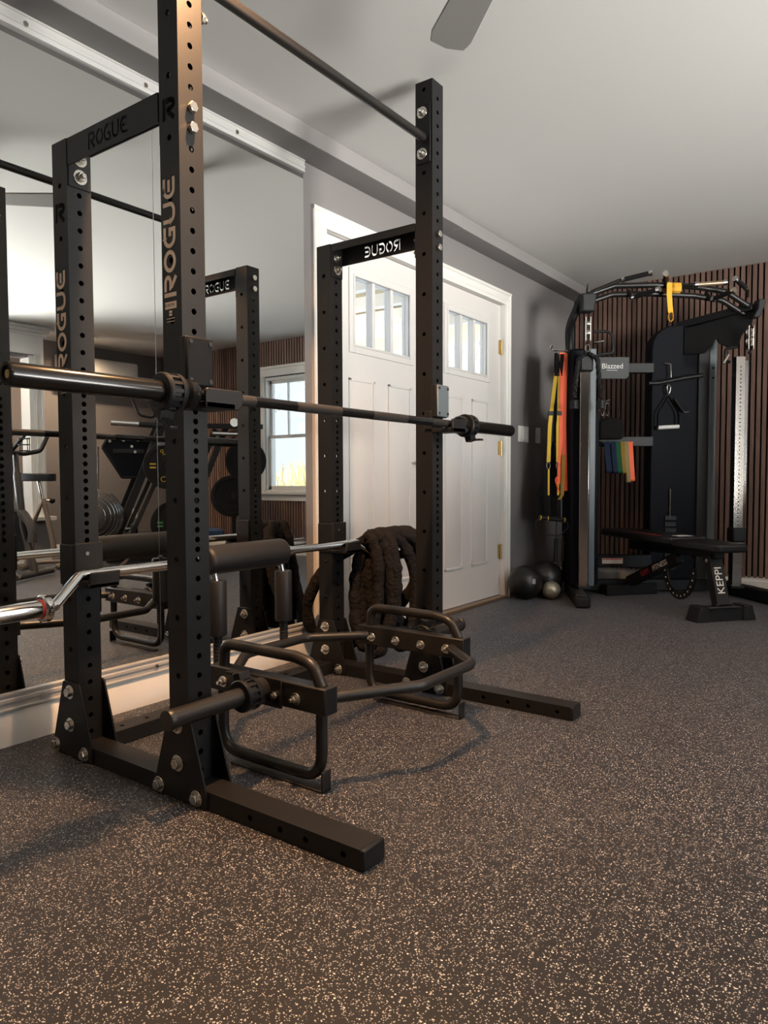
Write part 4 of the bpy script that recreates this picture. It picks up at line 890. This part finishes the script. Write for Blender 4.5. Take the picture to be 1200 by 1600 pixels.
# mini loops on a peg of the middle cross bar
M().tube(fillet([(-0.36, 0.30, 1.095), (-0.33, 0.22, 1.09), (-0.12, 0.20, 1.085)], 0.02), 0.005, n=8).build('band_peg', CHROME, gym)
for lab, mt, x, zb, w in (('navy', BLUEB, -0.300, 0.875, 0.040), ('dark blue', BLUEB, -0.255, 0.870, 0.034), ('green', GREENB, -0.222, 0.872, 0.032), ('ochre', OCHRE, -0.190, 0.868, 0.030), ('tan', TAN, -0.163, 0.805, 0.028), ('orange', ORANGE, -0.135, 0.815, 0.030)):
    p = fillet([(x - 0.004, 0.198, 1.092), (x - 0.006, 0.175, 1.00), (x + 0.010, 0.178, zb), (x + 0.014, 0.225, zb), (x + 0.004, 0.225, 1.00), (x, 0.203, 1.094)], [0.1, 0.02, 0.02, 0.1])
    o = M().ribbon(p, w, 0.0025, (1, 0, 0)).build('mini_band', mt); o.location = GO; o.rotation_euler = (0, 0, GA)
    tag(o, lab + ' mini resistance band hanging from the peg on the cable machine cross bar', 'band', 'mini bands on the peg')
t = gthing('ankle_strap', 'black padded ankle strap hung by chrome clips left of the main tower', 'strap')
M().py([(-0.36, 1.11), (-0.19, 1.11), (-0.185, 1.20), (-0.20, 1.255), (-0.30, 1.265), (-0.36, 1.24)], 0.19, 0.27).build('pad', CLOTH, t, bevel=0.018, seg=3)
for x in (-0.335, -0.305): M().tube([V(x, 0.20, 1.32) + V(0.012 * cos(a), 0.003, 0.045 * sin(a)) for a in [2 * pi * k / 14 for k in range(14)]], 0.0035, n=8, closed=True).build('clip', CHROME, t)
M().tube([(-0.36, 0.29, 1.375), (-0.33, 0.20, 1.37), (-0.29, 0.19, 1.385)], 0.005, n=8).build('strap_peg', CHROME, gym)
# on the face of the main tower
t = gthing('stirrup_handle', 'single stirrup handle with white grip hung on the black tower', 'cable attachment')
M().tube([V(0.153, 0.272, 1.465) + V((0.011 + 0.005 * sin(a)) * cos(a), 0, 0.033 * sin(a)) for a in [2 * pi * k / 18 for k in range(18)]], 0.0045, n=8, closed=True).build('carabiner', CHROME, t)
for s in (-1, 1): M().ribbon(fillet([(0.153, 0.272, 1.42), (0.153 + s * 0.075, 0.272, 1.30), (0.153 + s * 0.074, 0.272, 1.20)], 0.1), 0.024, 0.003, (0, 1, 0)).build('strap', CLOTH, t)
M().cyl((0.080, 0.268, 1.196), (0.228, 0.268, 1.204), 0.0145, n=18).build('white_grip', PWHITE, t)
t = gthing('lat_bar', 'black lat pulldown bar hung level across the face of the black tower', 'cable attachment')
M().tube([(0.010, 0.270, 1.510), (0.08, 0.268, 1.512), (0.25, 0.268, 1.545), (0.385, 0.268, 1.565)], 0.016, n=14).build('bar', BLACKP, t); M().sphere((0.388, 0.268, 1.566), 0.015, 12, 8).build('bar_end', DGREY, t)
M().tube([(0.13, 0.29, 1.655), (0.165, 0.27, 1.645), (0.168, 0.268, 1.55)], 0.004, n=8).build('hanger', ZINC, t)
t = gthing('utility_grip', 'short black cable grip hung right of the white stirrup handle', 'cable attachment')
M().cyl((0.20, 0.28, 1.40), (0.262, 0.28, 1.315), 0.015, n=14).build('grip', RUBBER, t); M().tube([(0.262, 0.28, 1.315), (0.275, 0.28, 1.305), (0.305, 0.28, 1.310)], 0.004, n=8).build('hook', ZINC, t)

# ================================================================== ADJUSTABLE BENCH
BA = 0.849; BO = (1.405, 3.395, 0)
bn = thing('weight_bench', 'black adjustable weight bench in front of the cable machine', 'bench', BO, BA)
M().prism([(-0.19, 0.0), (0.19, 0.0), (0.175, 0.082), (-0.175, 0.082)], lambda a, b: (a, -0.045, b), lambda a, b: (a, 0.045, b)).build('front_base', BLACKP, bn, bevel=0.004)
for s in (-1, 1): M().prism([(s * 0.200, 0.0), (s * 0.11, 0.0), (s * 0.115, 0.090), (s * 0.172, 0.090)][::s], lambda a, b: (a, -0.055, b), lambda a, b: (a, 0.055, b)).build('base_foot', RUBBER, bn, bevel=0.006)
M().tube([(-0.13, -0.058, 0.085), (0.08, -0.058, 0.085)], 0.007, n=8).build('carry_handle', DGREY, bn)
lg = M().prism([(0.0, 0.09), (0.10, 0.36)], lambda a, b: (-0.040, a, b), lambda a, b: (0.040, a, b)) if False else M().beam((0, 0.0, 0.085), (0, 0.085, 0.375), 0.085, 0.055, up=(0, 1, 0)).build('front_leg', BLACKP, bn, bevel=0.003)
dl = V(0, 0.085, 0.29).normalized()
nrm = V(1, 0, 0).cross(V(0, 0, 0))
c_ = V(0, 0.041, 0.225) + V(0, -dl.z, dl.y) * 0.0285
text_obj('bench_name', 'KEPPI', 0.068, WHITE, basis(c_, dl, (-1, 0, 0)), lg, xs=1.0)
M().cyl((-0.045, 0.075, 0.345), (-0.048, 0.075, 0.345), 0.012, n=16).build('leg_bolt', ZINC, bn)
for s in (-1, 1): M().cyl((s * 0.05, -0.03, 0.088), (s * 0.05, -0.03, 0.098), 0.010, n=10).build('base_bolt', DGREY, bn)
M().beam((0, 0.02, 0.385), (0, 0.95, 0.355), 0.06, 0.05).build('main_beam', BLACKP, bn, bevel=0.004)
def pad(y0, y1, w0, w1, z0, z1): return M().prism([(-w0, y0), (w0, y0), (w0 + 0.012, y0 + 0.05), (w1, y1), (-w1, y1), (-w0 - 0.012, y0 + 0.05)], lambda a, b: (a, b, z0 + 0.00 * b), lambda a, b: (a, b, z1))
pad(-0.10, 0.30, 0.095, 0.13, 0.405, 0.455).build('seat_pad', SEAT, bn, bevel=0.014, seg=3)
bp_ = pad(0.315, 1.16, 0.13, 0.13, 0.415, 0.468).build('back_pad', SEAT, bn, bevel=0.014, seg=3)
M().box(-0.128, -0.118, 0.42, 0.75, 0.4685, 0.4695).build('pad_print', RED, bp_); M().box(-0.05, 0.05, 0.34, 0.42, 0.4685, 0.4695).build('pad_print', WHITE, bp_)
M().box(-0.03, 0.03, 0.40, 0.95, 0.36, 0.415).build('back_frame', BLACKP, bn, bevel=0.004)
ar = [(0.36 + 0.17 * cos(a), 0.265 + 0.20 * sin(a)) for a in [radians(175 + k * 10) for k in range(19)]]; ai = [(0.36 + 0.125 * cos(a), 0.265 + 0.155 * sin(a)) for a in [radians(175 + k * 10) for k in range(19)]]
aq = M()
for i in range(18): aq.prism([ar[i], ar[i + 1], ai[i + 1], ai[i]], lambda a, b: (-0.035, a, b), lambda a, b: (-0.025, a, b))
aro = aq.build('adjusting_arc', BLACKP, bn)
for k in range(12):
    a = radians(185 + k * 15); M().cyl((-0.0351, 0.36 + 0.148 * cos(a), 0.265 + 0.178 * sin(a)), (-0.0356, 0.36 + 0.148 * cos(a), 0.265 + 0.178 * sin(a)), 0.006, n=10).build('arc_hole', WHITE, aro)
for y in (0.12, 0.22): M().cyl((-0.032, y, 0.352), (-0.045, y, 0.352), 0.013, n=12).build('pivot', DGREY, bn)
rl = M().beam((0, 0.40, 0.33), (0, 0.98, 0.09), 0.05, 0.075).build('rear_leg', BLACKP, bn, bevel=0.003)
rd = (V(0, 0.40, 0.33) - V(0, 0.98, 0.09)).normalized(); ru = V(1, 0, 0).cross(rd) ; ru = ru if ru.z > 0 else -ru
cc = V(-0.0256, 0.58, 0.256)
text_obj('leg_name', 'FITNESS', 0.050, WHITE, basis(cc, rd, ru), rl, xs=1.0); text_obj('leg_name', 'KEPPI', 0.050, RED, basis(cc - rd * 0.185, rd, ru), rl, xs=0.85)
M().box(-0.20, 0.20, 0.94, 1.02, 0.0, 0.075).build('rear_base', BLACKP, bn, bevel=0.005)
M().box(-0.03, 0.03, 0.10, 0.94, 0.045, 0.075).build('floor_beam', BLACKP, bn, bevel=0.003) if False else None

# ================================================================== BALLS BY THE WALL
def ball(p, r, m_, label):
    o = bpy.data.objects.new('exercise_ball', M().sphere((0, 0, 0), r, 40, 24).mesh('ball')); o.data.materials.append(m_); COL.objects.link(o); o.location = p
    return tag(o, label, 'ball')
b1 = ball((0.150, 3.405, 0.118), 0.118, BALL, 'front large black exercise ball beside the white door casing')
text_obj('ball_print', '8', 0.05, WHITE, basis((0.150, 3.405, 0.118), (0.95, 0.3, 0), (0, 0, 1)) @ Matrix.Rotation(radians(38), 4, 'Y') @ Matrix.Translation((0, 0.02, 0.1173)), b1)
b1.children[0].matrix_parent_inverse = b1.matrix_world.inverted() if False else Matrix.Translation((-0.150, -3.405, -0.118))
ball((0.190, 3.660, 0.125), 0.125, BALL, 'second large black exercise ball, half hidden behind the front one')
ball((0.297, 3.508, 0.064), 0.064, SILV, 'small silver exercise ball in front of the two black balls')
cm = M(); rnd = random.Random(9)
pts = [V(0.10 + rnd.uniform(-.05, .10), 4.02 + rnd.uniform(-.12, .14), rnd.uniform(0.03, 0.16)) for k in range(26)]
tag(cm.tube(fillet(pts, 0.03, 4), 0.006, n=6).build('coiled_cord', DGREY), 'grey tangled cord lying in the corner behind the balls', 'cord')

# ================================================================== SWITCHES
def switch(y, w, n, label):
    t = thing('light_switch', label, 'switch', (0, y, 1.16))
    M().box(-0.006, 0.004, -w / 2, w / 2, -0.058, 0.058).build('cover_plate', PWHITE, t, bevel=0.003)
    for k in range(n):
        yy = (k - (n - 1) / 2) * 0.046; M().box(0.0035, 0.008, yy - 0.016, yy + 0.016, -0.034, 0.034).build('rocker', TRIM, t, bevel=0.002)
switch(3.685, 0.165, 3, 'white triple rocker switch on the grey wall by the door'); switch(3.94, 0.075, 1, 'single white wall switch to the right of the triple switch')

# ================================================================== CEILING LAMPS AND FAN
for k, (x, y, watt) in enumerate(DOWNLIGHT_FILL_POS):
    t = thing('recessed_or_fill_light', 'round warm recessed ceiling lamp, unseen, some added as fill', 'ceiling lamp', (x, y, ZC), 0, 'recessed ceiling lamps')
    M().lathe([(0.057, -0.001), (0.057, -0.024), (0.075, -0.022), (0.082, -0.014), (0.084, 0.0)], (0, 0, 0), (0, 0, 1), n=32).build('trim_ring', CEIL, t); M().lathe([(0.051, -0.001), (0.053, -0.025), (0.0565, -0.025)], (0, 0, 0), (0, 0, 1), n=32).build('baffle', RUBBER, t); M().cyl((0, 0, -0.002), (0, 0, -0.0025), 0.05, n=28).build('lens', LAMP, t)
    l = bpy.data.lights.new('lamp', 'AREA'); l.shape = 'DISK'; l.size = 0.085; l.energy = watt; l.color = (1.0, 0.55, 0.26) if k == 0 else (1.0, 0.70, 0.45); l.spread = radians(150)
    o = bpy.data.objects.new('lamp', l); COL.objects.link(o); o.parent = t; o.location = (0, 0, -0.006)
fc = (1.56, 0.405); t = thing('ceiling_fan', 'ceiling fan with grey blades above the rack, only a blade tip showing', 'ceiling fan', (fc[0], fc[1], ZC))
M().lathe([(0.0, 0), (0.065, 0), (0.06, -0.03), (0.013, -0.04), (0.013, -0.075), (0.085, -0.085), (0.095, -0.10), (0.095, -0.16), (0.07, -0.185), (0.0, -0.19)], (0, 0, 0), (0, 0, 1), n=32).build('motor', PWHITE, t)
for k in range(3):
    a = radians(139) + k * 2 * pi / 3; ux, uy = cos(a), sin(a)
    M().prism([(0.13, -0.045), (0.60, -0.065), (0.645, -0.055), (0.66, 0.0), (0.645, 0.055), (0.60, 0.065), (0.13, 0.045)], lambda p, q: (ux * p - uy * q, uy * p + ux * q, -0.172 + q * 0.15), lambda p, q: (ux * p - uy * q, uy * p + ux * q, -0.165 + q * 0.15)).build('blade', FANB, t, bevel=0.002)
    M().beam((ux * 0.08, uy * 0.08, -0.155), (ux * 0.20, uy * 0.20, -0.162), 0.03, 0.006).build('blade_arm', DGREY, t)

# ================================================================== SEEN IN THE MIRROR
# wall air conditioner, outlet
t = thing('air_conditioner', 'white wall-mounted air conditioner on the grey right wall', 'air conditioner', (XR, 3.70, 2.08))
M().py([(0, -0.15), (-0.15, -0.15), (-0.20, -0.10), (-0.205, 0.10), (-0.19, 0.14), (0, 0.15)], -0.50, 0.44).build('housing', PWHITE, t, bevel=0.012, seg=3); M().box(-0.195, -0.16, -0.44, 0.38, -0.149, -0.12).build('vent_flap', TRIM, t)
t = thing('wall_outlet', 'white outlet plate low on the right grey wall', 'outlet', (XR, 4.195, 0.42)); M().box(-0.006, 0, -0.037, 0.037, -0.058, 0.058).build('cover_plate', PWHITE, t, bevel=0.002)
for z in (-0.022, 0.022): M().box(-0.008, -0.005, -0.016, 0.016, z - 0.014, z + 0.014).build('socket', TRIM, t)
t = thing('wall_thermostat', 'small pale wall panel left of the air conditioner', 'wall panel', (XR, 2.98, 1.95)); M().box(-0.02, 0, -0.05, 0.05, -0.09, 0.09).build('housing', PWHITE, t, bevel=0.004)
# spin bike
ax = V(0.88, -0.47, 0); lt = V(0.47, 0.88, 0)
sb = thing('spin_bike', 'black spin bike with dropped handlebar and bottle cage, seen in the mirror', 'exercise bike', (3.69, 1.99, 0))
def q(a, l, z): return ax * a + lt * l + V(0, 0, z)
M().tube([q(0, -0.27, 0.045), q(0, 0.27, 0.045)], 0.028, n=14).build('front_stabilizer', BIKEG, sb)
for l in (-0.25, 0.25): M().cyl(q(0.0, l - 0.012, 0.058), q(0.0, l + 0.012, 0.058), 0.038, n=18).build('wheel', CHROME, sb)
M().tube([q(0, 0, 0.05), q(0.10, 0, 0.45), q(0.14, 0, 0.90)], 0.032, n=14).build('fork', BIKEG, sb)
M().cyl(q(0.30, -0.03, 0.36), q(0.30, 0.03, 0.36), 0.25, n=40).build('flywheel', BLACKP, sb); M().cyl(q(0.30, -0.032, 0.36), q(0.30, 0.032, 0.36), 0.16, n=32).build('flywheel_disc', DGREY, sb)
M().tube([q(0.30 + 0.285 * cos(a), 0, 0.36 + 0.285 * sin(a)) for a in [radians(190 - k * 12) for k in range(12)]], 0.035, n=10).build('guard', BIKEG, sb)
M().tube([q(0.14, 0, 0.88), q(0.15, 0, 1.06)], 0.022, n=12).build('handlebar_post', BIKEG, sb)
for s in (-1, 1): M().tube(fillet([q(0.15, 0, 1.07), q(0.14, s * 0.10, 1.06), q(0.05, s * 0.20, 1.09), q(0.02, s * 0.27, 1.24)], 0.06), 0.019, n=12).build('handlebar', RUBBER, sb)
M().tube(fillet([q(0.15, -0.05, 1.08), q(-0.02, -0.09, 1.23), q(0.02, -0.20, 1.24), q(0.12, -0.22, 1.10)], 0.06), 0.017, n=12).build('aero_bar', RUBBER, sb)
for dz in (0, 0.05, 0.10): M().tube([q(0.0 + 0.045 * cos(a), -0.10 + 0.045 * sin(a), 1.08 + dz) for a in [2 * pi * k / 14 for k in range(14)]], 0.004, n=6, closed=True).build('cage_ring', BLACKP, sb)
for a in (0.3, 1.6, 3.0, 4.4): M().tube([q(0.045 * cos(a), -0.10 + 0.045 * sin(a), 1.07), q(0.045 * cos(a), -0.10 + 0.045 * sin(a), 1.19)], 0.004, n=6).build('cage_rod', BLACKP, sb)
M().tube([q(0.28, 0, 0.36), q(0.75, 0, 0.38), q(1.05, 0, 0.06)], 0.035, n=12).build('frame', BIKEG, sb); M().tube([q(1.05, -0.25, 0.045), q(1.05, 0.25, 0.045)], 0.028, n=12).build('rear_stabilizer', BIKEG, sb)
M().tube([q(0.78, 0, 0.38), q(0.84, 0, 0.92)], 0.022, n=12).build('seat_post', CHROME, sb); M().sphere(q(0.84, 0, 0.95), 0.12, 20, 12, (1, 0.8, 0.3)).build('saddle', SEAT, sb)
# fan bike
ax2 = V(-0.66, 0.75, 0); lt2 = V(0.75, 0.66, 0)
fb = thing('fan_bike', 'taupe exercise bike with silver wire fan cage, seen in the mirror', 'exercise bike', (4.36, 2.38, 0))
def q2(a, l, z): return ax2 * a + lt2 * l + V(0, 0, z)
M().sphere(q2(0.52, 0, 0.49), 0.245, 36, 20, (1, 1, 1)).build('fan_core', BIKEG, fb).scale = (1, 1, 1)
for k in range(-7, 8):
    rr = 0.255 * sqrt(max(0.02, 1 - (k / 8.0) ** 2)); M().tube([q2(0.52, 0, 0.49) + ax2 * (rr * cos(a)) + V(0, 0, rr * sin(a)) + lt2 * (k * 0.0318) for a in [2 * pi * i / 40 for i in range(40)]], 0.003, n=5, closed=True).build('cage_wire', CHROME, fb)
st_ = M().tube(fillet([q2(-0.17, 0, 0.872), q2(0.0, 0, 0.865)], 0.02), 0.03, n=12)
M().prism([(-0.17, 0.05), (-0.13, 0.09), (0.0, 0.085), (0.13, 0.03), (0.16, 0.012), (0.16, -0.012), (0.13, -0.03), (0.0, -0.085), (-0.13, -0.09), (-0.17, -0.05)], lambda a, l: q2(-a * 1.0, l, 0.825), lambda a, l: q2(-a, l, 0.90)).build('saddle', SEAT, fb, bevel=0.018, seg=3)
M().tube([q2(0.02, 0, 0.835), q2(0.06, 0, 0.62)], 0.016, n=12).build('seat_post', CHROME, fb)
M().tube([q2(0.06, 0, 0.66), q2(0.16, 0, 0.12)], 0.023, n=12).build('seat_tube', TAUPE, fb); M().cyl(q2(0.07, 0, 0.64), q2(0.12, 0.03, 0.64), 0.012, n=10).build('knob_stem', ZINC, fb); M().sphere(q2(0.13, 0.035, 0.64), 0.028, 14, 10).build('knob', BLACKP, fb)
for l in (-0.06, 0.06): M().tube(fillet([q2(0.06, 0, 0.66), q2(-0.05, l, 0.40), q2(-0.08, l * 2, 0.05)], 0.15), 0.014, n=10).build('rear_strut', TAUPE, fb)
for a in (-0.10, 0.20): M().tube([q2(a, -0.22, 0.03), q2(a, 0.22, 0.03)], 0.022, n=12).build('stabilizer', TAUPE, fb)
M().tube([q2(-0.10, 0, 0.05), q2(0.80, 0, 0.10)], 0.02, n=10).build('base_tube', TAUPE, fb); M().tube([q2(0.16, 0, 0.14), q2(0.52, 0, 0.22)], 0.02, n=10).build('crank_tube', TAUPE, fb); M().tube([q2(0.78, -0.22, 0.03), q2(0.78, 0.22, 0.03)], 0.022, n=12).build('stabilizer', TAUPE, fb)
for l in (-0.20, 0.20):
    M().tube([q2(0.50, l, 0.30), q2(0.52, l, 1.16)], 0.014, n=10).build('moving_arm', CHROME, fb); M().cyl(q2(0.50, l, 1.19), q2(0.34, l, 1.20), 0.018, n=12).build('hand_grip', RUBBER, fb)
M().box(-0.03, 0.03, -0.03, 0.03, -0.035, 0.035).build('console', TAUPE, fb, bevel=0.006).location = q2(0.50, -0.02, 1.10)
# leg press
LP = thing('leg_press_machine', 'black leg press with inclined rails and foot plate, seen in the mirror', 'leg press', (4.15, 3.0, 0), radians(120))
def ipost(p0, p1, w, h, nm='frame_beam', m_=BLACKP): return M().beam(p0, p1, w, h, up=(0, 1, 0)).build(nm, m_, LP, bevel=0.004)
for y in (0.0, -0.62):
    ipost((0.03, y, 0.16), (0.62, y, 1.62), 0.075, 0.075, 'inclined_rail'); ipost((0.13, y, 0.10), (0.50, y, 0.92), 0.04, 0.05, 'guide_rod', DGREY)
    ipost((0.72, y, 0.30), (1.18, y, 1.40), 0.06, 0.06, 'rear_upright'); ipost((0.0, y, 0.05), (1.45, y, 0.05), 0.07, 0.07, 'base_rail')
    ipost((1.38, y, 0.05), (1.38, y, 1.32), 0.05, 0.05, 'storage_post', DGREY)
for x, z in ((0.0, 0.05), (1.45, 0.05), (0.62, 1.60), (1.38, 1.36)): M().beam((x, 0.03, z), (x, -0.65, z), 0.06, 0.06).build('cross_member', BLACKP, LP, bevel=0.004)
M().beam((0.60, 0.06, 1.385), (1.55, 0.06, 1.395), 0.05, 0.06, up=(0, 1, 0)).build('top_beam', DGREY, LP, bevel=0.004); M().cyl((1.24, 0.05, 1.43), (1.24, 0.11, 1.43), 0.045, n=20).build('pivot', ZINC, LP)
M().box(-0.02, 0.60, -0.55, -0.08, 0.20, 0.27).build('lower_deck', NAVY, LP, bevel=0.01); M().box(0.95, 1.15, -0.45, -0.05, 0.20, 0.30).build('seat_pad', BLUE, LP, bevel=0.015)
fp_ = M().prism([(-0.04, 1.16), (0.0, 1.235), (0.44, 1.25), (0.30, 0.87), (0.14, 0.87)], lambda a, b: (a, -0.14, b), lambda a, b: (a, -0.17, b)).build('foot_plate', NAVY, LP, bevel=0.006)
fr = M().tube(fillet([(-0.04, -0.135, 1.16), (0.0, -0.135, 1.24), (0.44, -0.135, 1.255), (0.30, -0.135, 0.86), (0.14, -0.135, 0.86), (-0.04, -0.135, 1.16)], 0.02), 0.014, n=10).build('plate_rim', BLACKP, fp_)
M().box(0.06, 0.36, -0.136, -0.128, 1.11, 1.15).build('plate_strap', DGREY, fp_)
for a, b in ((0.16, 1.235), (0.30, 1.24), (0.03, 1.225), (0.24, 1.175), (0.27, 1.12)): M().cyl((a, -0.134, b), (a, -0.122, b), 0.014, n=12).build('bolt', ZINC, fp_)
M().cyl((0.03, 0.10, 1.395), (0.30, 0.10, 1.385), 0.026, n=18).build('chrome_horn', CHROME, LP); M().cyl((0.29, 0.10, 1.386), (0.52, 0.10, 1.375), 0.028, n=18).build('horn_base', DGREY, LP); M().cyl((0.50, 0.10, 1.377), (0.50, -0.02, 1.377), 0.025, n=14).build('horn_arm', DGREY, LP)
M().tube(fillet([(0.20, 0.05, 1.72), (0.30, 0.05, 1.48), (0.42, 0.05, 1.46), (0.55, 0.05, 1.56)], 0.06), 0.013, n=10).build('loop_handle', BLACKP, LP); ipost((0.36, 0.03, 1.70), (0.52, 0.03, 1.40), 0.05, 0.05, 'lever', DGREY)
M().cyl((1.02, 0.06, 1.315), (1.36, 0.06, 1.31), 0.024, n=18).build('chrome_rod', CHROME, LP)
ROT = radians(120)
def lp(x, y, z): return V(4.15 + cos(ROT) * x - sin(ROT) * y, 3.0 + sin(ROT) * x + cos(ROT) * y, z)
def plate(x, z, r, col, label, y=0.10):
    t = thing('weight_plate', label, 'weight plate', lp(x, y, z), ROT, 'plates on the leg press')
    M().lathe([(0.026, -0.028), (r * 0.30, -0.028), (r * 0.32, -0.020), (r * 0.80, -0.020), (r * 0.84, -0.030), (r, -0.028), (r, 0.028), (r * 0.84, 0.030), (r * 0.80, 0.020), (r * 0.32, 0.020), (r * 0.30, 0.028), (0.026, 0.028)], (0, 0, 0), (0, 1, 0), n=48, close=True).build('disc', RUBBER, t)
    M().cyl((0, -0.03, 0), (0, 0.10, 0), 0.024, n=16).build('horn', DGREY, LP).matrix_local = Matrix.Translation((x, y, z))
    if col:
        for s in (1, -1):
            text_obj('plate_print', 'CAP', r * 0.34, col, basis((0, 0.0205, s * r * 0.56), (-s, 0, 0), (0, 0, s)), t, extr=0.0008)
        for s in (1, -1):
            mk = M()
            for k in (-1, 1): mk.box(s * r * 0.62 - 0.03, s * r * 0.62 + 0.03, 0.0203, 0.0212, k * 0.018 - 0.008, k * 0.018 + 0.008)
            mk.build('plate_mark', col, t)
plate(0.56, 0.975, 0.235, PLATEY, 'upper black weight plate with yellow lettering, seen in the mirror'); plate(0.62, 0.385, 0.235, PLATEG, 'lower black weight plate with green lettering, seen in the mirror')
plate(1.20, 0.66, 0.215, None, 'front plain dark plate near the window, seen in the mirror', 0.12); plate(1.37, 1.03, 0.215, None, 'rear plain dark plate higher beside the window, seen in the mirror', 0.05)
t = thing('dumbbell', 'small black dumbbell lying on the leg press deck', 'dumbbell', lp(0.16, -0.25, 0.325), ROT)
M().cyl((-0.10, 0, 0), (0.10, 0, 0), 0.016, n=14).build('handle', CHROME, t)
for s in (-1, 1): M().cyl((s * 0.06, 0, 0), (s * 0.13, 0, 0), 0.055, n=6).build('head', RUBBER, t, bevel=0.006)
